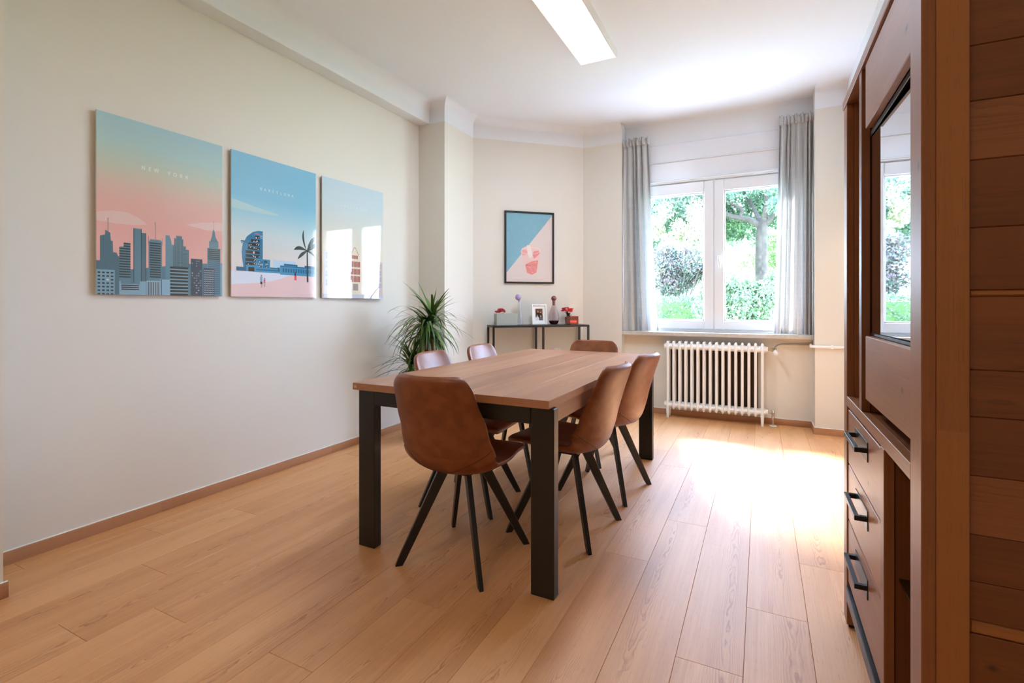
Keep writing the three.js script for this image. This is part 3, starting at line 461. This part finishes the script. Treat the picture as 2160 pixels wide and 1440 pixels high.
{
  const t = thing('console_table', 'slim black metal console table against the slanting wall', 'console', onWall(0.67, 0, 0.15), TURN);
  const w = 1.03, d = 0.25, b = 0.02, z = d / 2;
  mesh('tabletop', bev(w - 2 * b, 0.006, d - 2 * b, 0.001).translate(0, CH - 0.003, 0), M.blackMetal, t);
  mesh('rim', [bev(w, b, b, 0.001).translate(0, CH - b / 2, z - b / 2), bev(w, b, b, 0.001).translate(0, CH - b / 2, -z + b / 2), bev(b, b, d - 2 * b, 0.001).translate(-w / 2 + b / 2, CH - b / 2, 0), bev(b, b, d - 2 * b, 0.001).translate(w / 2 - b / 2, CH - b / 2, 0)], M.blackMetal, t);
  for (const x of [-w / 2 + b / 2, 0.012, w / 2 - b / 2]) for (const s of [-1, 1]) mesh('leg', bev(b, CH - b, b, 0.001).translate(x, (CH - b) / 2, s * (z - b / 2)), M.blackMetal, t);
  mesh('shelf', bev(w - 2 * b, 0.012, d - 2 * b, 0.001).translate(0, 0.16, 0), M.blackMetal, t);
}
// things on the console
function flowers(parent, x, y, z, n, r, seed, spread = 1) {
  const R = rng(seed), pet = [];
  for (let i = 0; i < n; i++) {
    const a = R() * 6.28, q = Math.sqrt(R()) * r, cx = x + Math.cos(a) * q * 1.5 * spread, cz = z + Math.sin(a) * q, cy = y + R() * r * 1.15 - q * 0.35;
    for (let k = 0; k < 5; k++) { const g = new THREE.SphereGeometry(0.0105, 6, 4); g.scale(1, 0.3, 0.6); g.translate(0.0105, 0, 0); g.rotateZ(0.25 + R() * 0.9); g.rotateY(k * 1.257 + a); g.translate(cx, cy, cz); pet.push(g); }
  }
  mesh('petals', pet, std({ color: lin('#c62f3a'), roughness: 0.6 }), parent);
}
{
  const t = thing('storage_box', 'pale grey-green box with red flowers in it on the left of the console', 'box', onWall(0.32, CH, 0.15), TURN);
  const w = 0.215, h = 0.118, d = 0.12, e = 0.006, m = std({ color: lin('#a9ada2'), roughness: 0.7 });
  mesh('body', [bev(w, e, d, 0.001).translate(0, e / 2, 0), bev(w, h - e, e, 0.001).translate(0, (h + e) / 2, d / 2 - e / 2), bev(w, h - e, e, 0.001).translate(0, (h + e) / 2, -d / 2 + e / 2), bev(e, h - e, d - 2 * e, 0.001).translate(-w / 2 + e / 2, (h + e) / 2, 0), bev(e, h - e, d - 2 * e, 0.001).translate(w / 2 - e / 2, (h + e) / 2, 0)], m, t);
  const f = thing('red_flowers', 'bunch of small red flowers peeping out of the grey-green box', 'flowers', onWall(0.262, CH + e, 0.15), TURN);
  mesh('stems', Array.from({ length: 7 }, (_, i) => tube([[(i - 3) * 0.004, 0, 0], [(i - 3) * 0.008, 0.07, 0.005 * (i % 3 - 1)], [(i - 3) * 0.012, 0.12, 0.01 * (i % 3 - 1)]], 0.0018, 8, 5)), std({ color: lin('#4d6b2c'), roughness: 0.6 }), f);
  flowers(f, 0.004, 0.126, 0.01, 24, 0.03, 31); flowers(f, -0.045, 0.124, 0.03, 4, 0.008, 32);
}
{
  const glass = phy({ color: lin('#f6f8fa'), transmission: 1, thickness: 0, roughness: 0.02, ior: 1.5 });
  const t = thing('glass_bottle', 'tall clear tapering glass bottle with a lilac ball stopper', 'bottle', onWall(0.467, CH, 0.14), TURN);
  mesh('bottle', lathe([[0, 0.001], [0.03, 0.001], [0.036, 0.006], [0.036, 0.02], [0.026, 0.09], [0.018, 0.17], [0.013, 0.235], [0.0135, 0.262], [0.0105, 0.262], [0.01, 0.235], [0.015, 0.17], [0.0225, 0.09], [0.032, 0.024], [0, 0.016]]), glass, t);
  mesh('stopper', [new THREE.SphereGeometry(0.031, 28, 20).translate(-0.012, 0.283, 0), cyl(0.007, 0.009, 0.03, -0.003, 0.236, 0)], phy({ color: lin('#c9b3dd'), roughness: 0.12, transmission: 0.35, thickness: 0 }), t);
  const u = thing('decanter', 'pear-shaped glass decanter with a dark red ball stopper and a little wine', 'decanter', onWall(0.842, CH, 0.14), TURN);
  const tint = phy({ color: lin('#efe9ee'), transmission: 1, thickness: 0, roughness: 0.02, ior: 1.5 });
  const out = [[0, 0.001], [0.03, 0.001], [0.044, 0.012], [0.056, 0.045], [0.058, 0.07], [0.052, 0.108], [0.036, 0.155], [0.021, 0.195], [0.0155, 0.225], [0.017, 0.243]];
  mesh('flask', lathe(out), tint, u);
  mesh('wine', lathe([[0, 0.004], [0.03, 0.004], [0.042, 0.014], [0.0525, 0.038], [0.053, 0.042], [0, 0.042]]), phy({ color: lin('#3a1518'), roughness: 0.12 }), u);
  mesh('stopper', [new THREE.SphereGeometry(0.0285, 28, 20).translate(0, 0.272, 0), lathe([[0, 0.2], [0.0125, 0.2], [0.0145, 0.225], [0.017, 0.25], [0, 0.25]])], phy({ color: lin('#7d3d3a'), roughness: 0.1, clearcoat: 1 }), u);
}
{
  const t = thing('photo_frame', 'small white photo frame with a family portrait on the console', 'photo frame', onWall(0.682, CH, 0.115), TURN);
  const g = new THREE.Group(); const w = 0.165, h = 0.212, b = 0.017, til = -0.14;
  const put = (q) => q.rotateX(til).translate(0, 0.002, 0.04);
  mesh('frame', [bev(b, h, 0.018, 0.002).translate(-w / 2 + b / 2, h / 2, 0), bev(b, h, 0.018, 0.002).translate(w / 2 - b / 2, h / 2, 0), bev(w - 2 * b, b, 0.018, 0.002).translate(0, b / 2, 0), bev(w - 2 * b, b, 0.018, 0.002).translate(0, h - b / 2, 0), bev(w - 2 * b, h - 2 * b, 0.003, 0).translate(0, h / 2, -0.006)].map(put), std({ color: lin('#f1f0ea'), roughness: 0.4 }), t);
  const ph = canvasTex(264, 360, (c, W, H) => {
    c.fillStyle = '#f3f2f0'; c.fillRect(0, 0, W, H); const X0 = .19, Y0 = .17, pw = .6, pv = .68, r = (x, y, a, b2, f) => rect(c, W, H, X0 + x * pw, Y0 + y * pv, X0 + a * pw, Y0 + b2 * pv, f), e = (x, y, a, b2, f) => { c.fillStyle = f; c.beginPath(); c.ellipse((X0 + x * pw) * W, (Y0 + y * pv) * H, a * pw * W, b2 * pv * H, 0, 0, 7); c.fill(); };
    r(0, 0, 1, 1, '#4a2d22'); r(0, 0, 1, .2, '#5d3c2c'); r(.7, .1, 1, .6, '#7a4b36'); c.save(); c.beginPath(); c.rect(X0 * W, Y0 * H, pw * W, pv * H); c.clip();
    e(.36, .62, .26, .3, '#1f1d22'); e(.72, .6, .2, .25, '#2a2328'); e(.36, .24, .11, .1, '#c8835c'); e(.7, .28, .09, .09, '#c9906d'); e(.36, .17, .11, .05, '#b05a30'); e(.7, .21, .09, .05, '#5a3a2b'); e(.24, .9, .24, .26, '#dadbe2'); e(.74, .93, .24, .24, '#5a5c66'); e(.25, .6, .1, .1, '#d8a285'); e(.72, .62, .1, .1, '#d3957a'); e(.25, .52, .11, .05, '#6b4630'); e(.15, .62, .04, .13, '#6b4630'); e(.72, .54, .1, .05, '#3f2b22'); c.restore();
  });
  mesh('photograph', put(new THREE.BoxGeometry(w - 2 * b, h - 2 * b, 0.002).translate(0, h / 2, -0.003)), phy({ map: ph, roughness: 0.15 }), t);
  mesh('easel_back', bev(0.04, 0.16, 0.004, 0).rotateX(0.28).translate(0, 0.078, 0.01).translate(0, 0, -0.034), M.plastic, t);
}
{
  const t = thing('candle_holder', 'square amber glass candle holder at the right end of the console', 'candle holder', onWall(1.04, CH, 0.165), TURN);
  const w = 0.096, h = 0.086, e = 0.005, amber = phy({ color: lin('#a9562a'), roughness: 0.06, transmission: 0.65, thickness: 0 });
  mesh('glass', [bev(w, e * 2, w, 0.001).translate(0, e, 0), bev(w, h - 2 * e, e, 0.001).translate(0, h / 2 + e, w / 2 - e / 2), bev(w, h - 2 * e, e, 0.001).translate(0, h / 2 + e, -w / 2 + e / 2), bev(e, h - 2 * e, w - 2 * e, 0.001).translate(-w / 2 + e / 2, h / 2 + e, 0), bev(e, h - 2 * e, w - 2 * e, 0.001).translate(w / 2 - e / 2, h / 2 + e, 0)], amber, t);
  const wax = std({ color: lin('#e8d9c4'), roughness: 0.6 });
  [-0.026, 0, 0.026].forEach((x, i) => {
    const c = thing('tealight', ['lit tealight in the amber holder, the one on the left', 'lit tealight in the amber holder, the one in the middle', 'lit tealight in the amber holder, the one on the right'][i], 'tealight', onWall(1.04 + x, CH + 0.01, 0.195 - Math.abs(x) * 0.1), TURN, 'tealights in the amber holder');
    mesh('wax', cyl(0.0095, 0.0095, 0.014, 0, 0, 0), wax, c);
    const fl = mesh('flame', new THREE.SphereGeometry(0.006, 12, 10).scale(1, 1.3, 1).translate(0, 0.023, 0), std({ color: 0xffffff, emissive: new THREE.Color(1, 0.6, 0.28), emissiveIntensity: 60 }), c);
    const p = new THREE.PointLight(new THREE.Color(1, 0.62, 0.3), 0.004, 0, 2); p.position.set(0, 0.022, 0); p.castShadow = true; p.shadow.radius = 0.15; c.add(p);
  });
  const f = thing('potted_flowers', 'small red flowers with dark leaves behind the amber candle holder', 'flowers', onWall(1.03, CH, 0.072), TURN);
  mesh('pot', lathe([[0, 0], [0.026, 0], [0.034, 0.07], [0.036, 0.075], [0.032, 0.075], [0.03, 0.066], [0, 0.064]]), std({ color: lin('#6e3a1e'), roughness: 0.5 }), f);
  const lm = std({ color: lin('#38521f'), roughness: 0.5 }), R = rng(44);
  for (let i = 0; i < 11; i++) { const a = i * 2.4, l = 0.03 + R() * 0.02, g = sheet(6, 4, (u, v) => { const s = (v - 0.5) * 2, wdt = Math.sin(Math.PI * Math.pow(u, 0.8)) * 0.016; return [u * l, 0.012 * Math.sin(u * 2.4) - 0.004 * s * s, s * wdt]; }); g.rotateZ(0.2 + R() * 0.7); g.rotateY(a); g.translate(0, 0.072 + R() * 0.04, 0); mesh('leaf', g, lm, f); }
  mesh('stems', Array.from({ length: 6 }, (_, i) => tube([[0, 0.064, 0], [(i - 2.5) * 0.005, 0.1, 0], [(i - 2.5) * 0.011, 0.136, 0.006 * (i % 3 - 1)]], 0.002, 8, 5)), lm, f);
  flowers(f, -0.02, 0.138, 0.02, 34, 0.034, 45, 1.15);
}
{
  const t = thing('wall_socket', 'small white wall socket low on the slanting wall', 'socket', onWall(0.93, 0.632, 0), TURN);
  mesh('plate', bev(0.08, 0.08, 0.01, 0.003).translate(0, 0, 0.005), M.plastic, t); mesh('inset', cyl(0.021, 0.02, 0.004, 0, 0, 0).rotateX(Math.PI / 2).translate(0, 0, 0.01), M.caulk, t);
}

// ---------------------------------------------------------------- plant in the corner
{
  const t = thing('dracaena_plant', 'tall potted dragon tree with arching narrow leaves in the corner by the wall', 'plant', [-2.52, 0, -3.42]);
  mesh('pot', lathe([[0, 0], [0.12, 0], [0.15, 0.26], [0.155, 0.28], [0.14, 0.28], [0.135, 0.25], [0, 0.25]]), std({ color: lin('#c9c6c0'), roughness: 0.6 }), t);
  mesh('soil', cyl(0.134, 0.134, 0.006, 0, 0.249, 0), std({ color: lin('#3a2a1e'), roughness: 1 }), t);
  const bark = std({ color: lin('#8a6f4b'), roughness: 0.85 });
  const st = [[[0, 0.25, 0], [-0.02, 0.5, 0.01], [-0.012, 0.75, 0.0], [-0.012, 0.97, 0]], [[-0.04, 0.25, 0.03], [-0.1, 0.45, 0.04], [-0.12, 0.62, 0.05]], [[0.04, 0.25, -0.03], [0.05, 0.6, -0.03], [0.025, 0.85, -0.02], [0.02, 1.0, -0.02]]];
  st.forEach((p, i) => mesh('stem', tube(p, [0.017, 0.014, 0.013][i], 20, 9), bark, t));
  const leafMats = ['#55752f', '#456628', '#64823a', '#3b5a25'].map((c) => phy({ color: lin(c), roughness: 0.42, transmission: 0.12, thickness: 0 }));
  const R = rng(77), variants = [];
  for (let k = 0; k < 10; k++) { const droop = 0.25 + k * 0.19, w = 0.0125 + (k % 3) * 0.002; variants.push(sheet(14, 2, (u, v) => { const a = u * droop, s = (v - 0.5) * 2, wd = w * Math.min(1, u * 9 + 0.4) * Math.pow(1 - u, 0.65), r = 1 / droop; return [r * Math.sin(a), r * (Math.cos(a) - 1), s * wd / 0.4, s, u]; })); }
  const tuft = (x, y, z, n, len, up0, up1, a0 = 0, a1 = 6.283, dr = [2, 10]) => {
    for (let i = 0; i < n; i++) {
      const m = mesh('leaf', variants[Math.min(9, Math.floor(mix(dr[0], dr[1], R())))], leafMats[Math.floor(R() * 4)], t), k = len * (0.7 + 0.5 * R());
      m.position.set(x + (R() - 0.5) * 0.02, y + (R() - 0.6) * 0.12, z + (R() - 0.5) * 0.02); m.rotation.order = 'YZX'; m.rotation.y = mix(a0, a1, (i + R()) / n); m.rotation.z = mix(up0, up1, R());
      let q = k; const P = V3(), pa = m.geometry.attributes.position;
      for (let tries = 0; tries < 30; tries++) {                            // a leaf bends aside where a wall stands
        m.scale.set(q, q, 0.4); m.updateMatrix(); let out = false;
        for (let j = 0; j < pa.count; j += 3) { P.fromBufferAttribute(pa, j).applyMatrix4(m.matrix); if (P.x - 2.52 < XL + 0.01 || P.z - 3.42 < -3.835) { out = true; break; } }
        if (!out) break; m.rotation.y += 0.5 + R(); q *= 0.985;
      }
    }
  };
  tuft(-0.012, 0.98, 0, 80, 0.42, 0.1, 0.9, 0, 6.283, [3, 10]); tuft(0.02, 1.02, -0.02, 26, 0.34, 0.7, 1.35, 0, 6.283, [0, 6]); tuft(-0.01, 0.92, 0, 76, 0.36, -0.3, 0.5, 0, 6.283, [5, 10]);
  tuft(-0.12, 0.64, 0.05, 60, 0.34, 0.1, 1.1, 0, 6.283, [1, 7]); tuft(-0.12, 0.58, 0.05, 34, 0.34, -0.2, 0.4, 0, 6.283, [2, 8]);
}

// ---------------------------------------------------------------- curtains
function curtain(label, xt0, xt1, xb0, xb1, folds, seed) {
  const t = thing('curtain', label, 'curtain', [0, 0, 0], 0, 'grey curtains at the window');
  const yb = 0.862, yh = 2.79, yt = 2.875, D = 5.228;
  // folds: wider and narrower ones, each leaning a little on its way down
  const wob = (u) => u + 0.035 * Math.sin(u * 11 + seed) + 0.02 * Math.sin(u * 23 + seed * 2);
  const wave = (u, v, k) => { const a = wob(u) * folds * 3.1416 + seed + (1 - v) * 0.5 * Math.sin(u * 8 + seed * 2); return -k * (1.9 * Math.pow(Math.abs(Math.sin(a)), 0.8) - 1) * (0.8 + 0.3 * Math.sin(u * 6.1 + seed * 3)); };
  const edge = (u, v) => mix(mix(xb0, xt0, Math.pow(v, 0.8)), mix(xb1, xt1, Math.pow(v, 0.8)), u);
  mesh('drape', sheet(220, 48, (u, v) => { const k = mix(0.047, 0.024, Math.pow(v, 5)), a = wob(u) * folds * 6.283 + seed * 2; return [edge(u, v) + 0.006 * Math.sin(a) * (1 - v * v) * Math.min(1, 6 * u * (1 - u)), mix(yb, yh, v), -(D + wave(u, v, k)), u * 0.9, v * 2]; }), M.curtain, t);
  mesh('heading', sheet(300, 14, (u, v) => {                       // gathered frill standing above the tape
    const a = u * folds * 1.5 * 6.283 + seed * 3 + 0.8 * Math.sin(u * 17 + seed), b = Math.sin(Math.PI * Math.min(1, 0.12 + v * 0.95)), puff = 0.008 + 0.024 * b;
    return [edge(u, 1) + 0.01 * b * Math.cos(a), mix(yh, yt, v) + (0.01 * Math.sin(a * 0.5 + seed) + 0.006 * Math.sin(a * 1.7)) * v, -(D + wave(u, 1, 0.022) * (1 - 0.4 * v) + puff * Math.sin(a) - 0.01 * b), u * 0.9, v * 0.09]; }), M.curtain, t);
  mesh('tape', sheet(220, 3, (u, v) => [edge(u, 1), yh - 0.007 + 0.014 * v, -(D + wave(u, 1, 0.021) - 0.003), u, v * 0.02]), M.curtain, t);
  mesh('rod', rod([Math.min(xt0, xt1) - 0.005, 2.81, -D - 0.002], [Math.max(xt0, xt1) + 0.002, 2.81, -D - 0.002], 0.006), M.plastic, t);
}
curtain('narrow grey curtain drawn back to the left of the window', -1.3, -1.045, -1.305, -0.94, 5, 1.3);
curtain('wider grey curtain drawn back to the right of the window', 0.15, 0.41, 0.1, 0.41, 6, 2.6);

// ---------------------------------------------------------------- radiator and its pipes
{
  const x0 = -0.842, n = 16, p = (0.008 - x0) / (n - 1), D = 5.205, t = thing('radiator', 'old white cast-iron column radiator under the windowsill', 'radiator', [x0, 0, -D]);
  const col = (z) => lathe([[0, 0.083], [0.006, 0.087], [0.0155, 0.107], [0.0145, 0.13], [0.0125, 0.16], [0.0125, 0.66], [0.0145, 0.7], [0.0155, 0.735], [0.012, 0.76], [0.005, 0.768], [0, 0.769]], 14).translate(0, 0, z);
  const hub = (y) => { const g = new THREE.CylinderGeometry(0.031, 0.031, p * 0.98, 18, 1); g.rotateZ(Math.PI / 2); g.scale(1, 1, 1.9); g.translate(0, y, 0); return g; };
  const sec = merge([-0.05, 0.05].map(col).concat([hub(0.713), hub(0.128), bev(0.022, 0.045, 0.13, 0.008).translate(0, 0.738, 0), bev(0.022, 0.05, 0.13, 0.008).translate(0, 0.122, 0)]));
  for (let i = 0; i < n; i++) { const s = mesh('section', sec, M.enamel, t); s.position.x = i * p; }
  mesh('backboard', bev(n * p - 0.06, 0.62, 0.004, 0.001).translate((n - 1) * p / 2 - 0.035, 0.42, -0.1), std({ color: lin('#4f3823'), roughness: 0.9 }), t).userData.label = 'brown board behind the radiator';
  for (const i of [0, n - 1]) for (const z of [-0.05, 0.05]) mesh('foot', lathe([[0, 0], [0.014, 0], [0.012, 0.02], [0.0155, 0.1], [0, 0.11]], 14).translate(i * p, 0, z), M.enamel, t);
  const e = (n - 1) * p + p / 2;
  mesh('plug', [rod([-p / 2 - 0.012, 0.713, 0], [-p / 2 + 0.002, 0.713, 0], 0.024), rod([-p / 2 - 0.012, 0.128, 0], [-p / 2 + 0.002, 0.128, 0], 0.024), rod([e - 0.002, 0.713, 0], [e + 0.018, 0.713, 0], 0.024), rod([e - 0.002, 0.128, 0], [e + 0.018, 0.128, 0], 0.024)], M.enamel, t);
  const v = mesh('valve', [rod([e + 0.016, 0.713, 0], [e + 0.075, 0.713, 0], 0.012), rod([e + 0.045, 0.713, 0], [e + 0.06, 0.713, 0], 0.017), rod([e + 0.075, 0.695, 0], [e + 0.075, 0.728, 0], 0.013)], M.brass, t); v.userData.label = 'brass radiator valve';
  mesh('thermostat_knob', lathe([[0, 0], [0.014, 0], [0.02, 0.01], [0.021, 0.04], [0.018, 0.05], [0.015, 0.06], [0, 0.06]], 20).rotateX(Math.PI * 0.62).translate(e + 0.082, 0.7, 0.01), M.plastic, v);
  const r = mesh('return_valve', [rod([e + 0.016, 0.128, 0], [e + 0.06, 0.128, 0], 0.011), lathe([[0, 0.004], [0.009, 0.004], [0.009, 0.06], [0.014, 0.062], [0.014, 0.085], [0.011, 0.088], [0.012, 0.12], [0.016, 0.122], [0.016, 0.15], [0, 0.152]], 18).translate(e + 0.06, 0, 0)], M.chrome, t); r.userData.label = 'chrome return valve on a short pipe';
  mesh('rosette', lathe([[0.01, 0.009], [0.03, 0.007], [0.034, 0.001], [0.01, 0.001]], 24).translate(e + 0.06, 0, 0), M.plastic, r);
  const q = thing('heating_pipe', 'thin grey heating pipe running from the radiator valve under the sill', 'pipe', [0, 0, 0]), xe = x0 + e + 0.075;
  mesh('pipe', tube([[xe, 0.7285, -D], [xe + 0.01, 0.747, -D - 0.01], [xe + 0.045, 0.762, -D - 0.045], [xe + 0.1, 0.763, -5.294], [0.3, 0.763, -5.294], [0.408, 0.763, -5.294]], 0.007, 60, 8), std({ color: lin('#a7a49c'), roughness: 0.4, metalness: 0.3 }), q);
  const c = thing('pipe_casing', 'white pipe casing running along the pier right of the radiator', 'pipe casing', [0, 0, 0]);
  mesh('casing', [rod([0.39, 0.764, -5.052], [0.84, 0.764, -5.052], 0.0125), rod([0.39, 0.764, -5.052], [0.405, 0.764, -5.302], 0.0125)], M.plastic, c); mesh('clip', [bev(0.022, 0.036, 0.03, 0.004).translate(0.545, 0.764, -5.052)], M.plastic, c);
}

// ---------------------------------------------------------------- the garden outside
{
  const R = rng(301), gy = -0.45;
  const gravel = tex(256, 256, 2, 2, (u, v) => { const k = 0.84 + 0.25 * (fbm(u * 9, v * 9, 7, 4) - 0.5); return [k, k * 0.99, k * 0.96]; });
  struct('unseen_terrace', lim(-9, 9, gy - 0.2, gy, 5.5, 8.2, 0), std({ map: gravel, roughness: 0.9 }));  // out of view below the sill, placed to bounce daylight onto the ceiling
  struct('lawn', lim(-40, 40, gy - 0.3, gy - 0.02, 8.2, 60, 0), std({ map: tex(256, 256, 3, 3, (u, v) => mix3(rgb('#5d7f3a'), rgb('#86a658'), fbm(u * 14, v * 14, 3, 4))), roughness: 1 }));
  const leafGeo = (l, w) => { const g = new THREE.BufferGeometry(); g.setAttribute('position', new THREE.Float32BufferAttribute([0, 0, 0, l * 0.45, 0.12 * l, w, l * 0.45, 0, 0, l, -0.1 * l, 0, l * 0.45, 0.12 * l, -w], 3)); g.setIndex([0, 2, 1, 1, 2, 3, 0, 4, 2, 2, 4, 3]); g.computeVertexNormals(); return g; };
  const leafMat = (c, k = 0.5) => phy({ color: lin(c), roughness: 0.8, transmission: k, thickness: 0 });
  const Q = new THREE.Quaternion(), E = new THREE.Euler(), S = V3(), mat = new THREE.Matrix4(), col = new THREE.Color();
  function foliage(parent, name, geo, material, n, spot, tints) {
    const im = new THREE.InstancedMesh(geo, material, n); im.name = name; im.userData.kind = 'stuff'; im.castShadow = im.receiveShadow = true; parent.add(im);
    for (let i = 0; i < n; i++) { const p = spot(i), s = 0.7 + 0.6 * R(); E.set(R() * 6.28, R() * 6.28, R() * 6.28); mat.compose(V3(...p), Q.setFromEuler(E), S.set(s, s, s)); im.setMatrixAt(i, mat); im.setColorAt(i, col.set(tints[Math.floor(R() * tints.length)])); }
    return im;
  }
  const ball = () => { for (;;) { const a = R() * 2 - 1, b = R() * 2 - 1, c = R() * 2 - 1, q = a * a + b * b + c * c; if (q < 1) return [a, b, c]; } };
  const bark = std({ color: lin('#4d463d'), roughness: 0.95, map: tex(128, 256, 0.5, 1, (u, v) => { const k = 0.65 + 0.6 * (fbm(u * 40, v * 7, 9, 4) - 0.3); return [k, k, k]; }) });
  const limb = (pts, r0, r1) => { const g = tube(pts, 1, 24, 9), p = g.attributes.position, c = new THREE.CatmullRomCurve3(pts.map((q) => V3(...q))); for (let i = 0; i <= 24; i++) { const o = c.getPointAt(i / 24), r = mix(r0, r1, i / 24); for (let j = 0; j <= 9; j++) { const k = i * 10 + j; p.setXYZ(k, o.x + (p.getX(k) - o.x) * r, o.y + (p.getY(k) - o.y) * r, o.z + (p.getZ(k) - o.z) * r); } } return g; };
  // the large tree in the right-hand casement
  const tr = thing('garden_tree', 'broad leafy garden tree with a thick trunk and a bough reaching left', 'tree', [0.02, gy, -12.3]);
  const Y = (y) => y - gy;
  mesh('trunk', limb([[0.02, 0, 0], [0, 1.6, 0], [-0.02, Y(2.2), 0], [0, Y(2.95), 0]], 0.17, 0.115), bark, tr);
  for (const [p, a, b] of [[[[0, Y(2.85), 0], [-0.25, Y(3.02), 0.02], [-0.6, Y(3.12), 0.05], [-0.95, Y(3.3), 0], [-1.6, Y(3.75), -0.2]], 0.075, 0.03], [[[-0.45, Y(3.08), 0.03], [-0.42, Y(3.28), 0.05], [-0.62, Y(3.42), 0.05], [-0.8, Y(3.7), 0]], 0.045, 0.02], [[[0, Y(2.9), 0], [0.08, Y(3.3), 0.1], [0.05, Y(3.9), 0.2]], 0.08, 0.03], [[[0.03, Y(2.85), 0], [0.3, Y(3.2), 0.1], [0.5, Y(3.5), 0.1], [0.9, Y(4.0), 0.3]], 0.06, 0.02], [[[-0.02, Y(2.9), 0], [-0.2, Y(3.4), -0.4], [-0.6, Y(4.2), -0.8]], 0.06, 0.02]]) mesh('branch', limb(p, a, b), bark, tr);
  const clumps = []; for (let i = 0; i < 110; i++) { const b = ball(); clumps.push([b[0] * 2.9 - 0.7, Y(3.95) + b[1] * 1.05 + 0.1 * Math.abs(b[0]), b[2] * 1.4, 0.35 + 0.3 * R()]); }
  for (let i = 0; i < 26; i++) clumps.push([-2.9 + R() * 1.7, Y(2.45) + R() * 0.8, -0.5 + R(), 0.3]);
  for (let i = clumps.length - 1; i >= 0; i--) { const [x, y, z] = clumps[i]; if (x > -1.25 && x < 0.45 && y > Y(2.5) && y < Y(3.62) && z > -0.6) clumps.splice(i, 1); }   // the bough stays in view
  for (let i = 0; i < 60; i++) clumps.push([-3.0 + R() * 4.0, Y(2.75) + R() * 1.0, -0.8 - R() * 1.2, 0.28]);
  for (let i = 0; i < 5; i++) clumps.push([0.25 + R() * 0.5, Y(2.5) + R() * 0.8, 0.8 + R(), 0.22]);
  foliage(tr, 'leaves', leafGeo(0.085, 0.024), leafMat('#ffffff'), 46000, () => { const c = clumps[Math.floor(R() * clumps.length)], b = ball(); return [c[0] + b[0] * c[3], c[1] + b[1] * c[3] * 0.7, c[2] + b[2] * c[3]]; }, ['#44624c', '#4f6e54', '#5a7a5c', '#3c5845', '#66865f']);
  // hedge across the garden, low enough to see only its top through the window
  const hd = thing('clipped_hedge', 'clipped green hedge along the bottom of the left casement', 'hedge', [-2.2, gy, -9.2]);
  mesh('core', bev(3.6, Y(1.18), 0.5, 0.05).translate(0, Y(1.18) / 2, 0), std({ color: lin('#3e5a2a'), roughness: 1 }), hd);
  foliage(hd, 'leaves', leafGeo(0.05, 0.015), leafMat('#ffffff'), 9000, () => { const f = R(); return [(R() * 2 - 1) * 1.85, f < 0.3 ? Y(1.2) + R() * 0.07 : R() * Y(1.25), f < 0.3 ? (R() * 2 - 1) * 0.28 : 0.25 + R() * 0.07]; }, ['#48683f', '#577a49', '#668a54', '#3d5a38']);
  const bush = (x, d, rx, ry, rz, y, n, tints, label, name = 'garden_shrub') => {
    const b = thing(name, label, 'shrub', [x, gy, -d]);
    mesh('stems', [0, 1, 2, 3].map((i) => tube([[0.05 * (i - 1.5), 0, 0], [0.12 * (i - 1.5) * rx, Y(y) * 0.6, 0.05 * i], [0.35 * (i - 1.5) * rx, Y(y), 0.1 * (i - 1.5)]], 0.012, 12, 6)), bark, b);
    const cl = Array.from({ length: 26 }, () => { const q = ball(); return [q[0] * rx, Y(y) + q[1] * ry, q[2] * rz]; });
    foliage(b, 'leaves', leafGeo(0.07, 0.018), leafMat('#ffffff'), n, () => { const c = cl[Math.floor(R() * 26)], q = ball(); return [c[0] + q[0] * 0.2, Math.max(0.05, c[1] + q[1] * 0.2), c[2] + q[2] * 0.2]; }, tints); return b;
  };
  bush(-0.15, 8.7, 0.75, 0.62, 0.35, 1.05, 9000, ['#4d6b41', '#5e7f4c', '#7b9460', '#42603a'], 'loose green shrub at the bottom of the right casement');
  bush(-1.5, 10.5, 0.75, 0.45, 0.4, 1.8, 8500, ['#3e4c44', '#4c5a50', '#574240', '#4a6345', '#6a5a4e'], 'dark purplish green shrub behind the clipped hedge');
  bush(-1.55, 11.2, 0.75, 0.75, 0.4, 2.6, 5200, ['#a3ad80', '#b5ae95', '#889a66', '#ab917f'], 'tall pale shrub with cream and pinkish sprays behind the dark one');
  bush(0.2, 13.6, 0.75, 0.7, 0.4, 2.2, 4200, ['#74954f', '#668845', '#88a163'], 'bright green shrub beside the tree trunk');
  bush(-3.6, 10.8, 0.7, 0.9, 0.5, 2.4, 3600, ['#4b6e43', '#42633a', '#608350'], 'green shrub at the far left behind the clipped hedge');
  // the house over the way
  const hs = thing('neighbour_house', 'white house with a grey roof edge and brick corner beyond the garden', 'house', [-0.6, gy - 0.02, -27]);
  const wallM = std({ color: lin('#e6e3de'), roughness: 0.9 });
  mesh('wall', bev(9, 4.4, 5, 0.02).translate(0, 2.2, -2.5), wallM, hs); mesh('roof_edge', bev(9.6, 0.16, 5.6, 0.02).translate(0, 4.48, -2.4), std({ color: lin('#8d8d92'), roughness: 0.7 }), hs);
  mesh('brick_corner', bev(0.4, 4.36, 0.1, 0.01).translate(-0.55, 2.18, 0.06), std({ color: lin('#a8716a'), roughness: 0.9 }), hs);
  for (const x of [-3.1, 2.6]) { const f = mesh('window', bev(1.3, 1.4, 0.06, 0.01).translate(x, 2.3, 0.02), M.plastic, hs); mesh('glass', bev(1.14, 1.24, 0.02, 0).translate(x, 2.3, 0.052), phy({ color: lin('#4a5866'), roughness: 0.1 }), f); }
}
scene.traverse((o) => { if (o.isMesh) o.castShadow = o.receiveShadow = true; });
renderer.render(scene, camera);
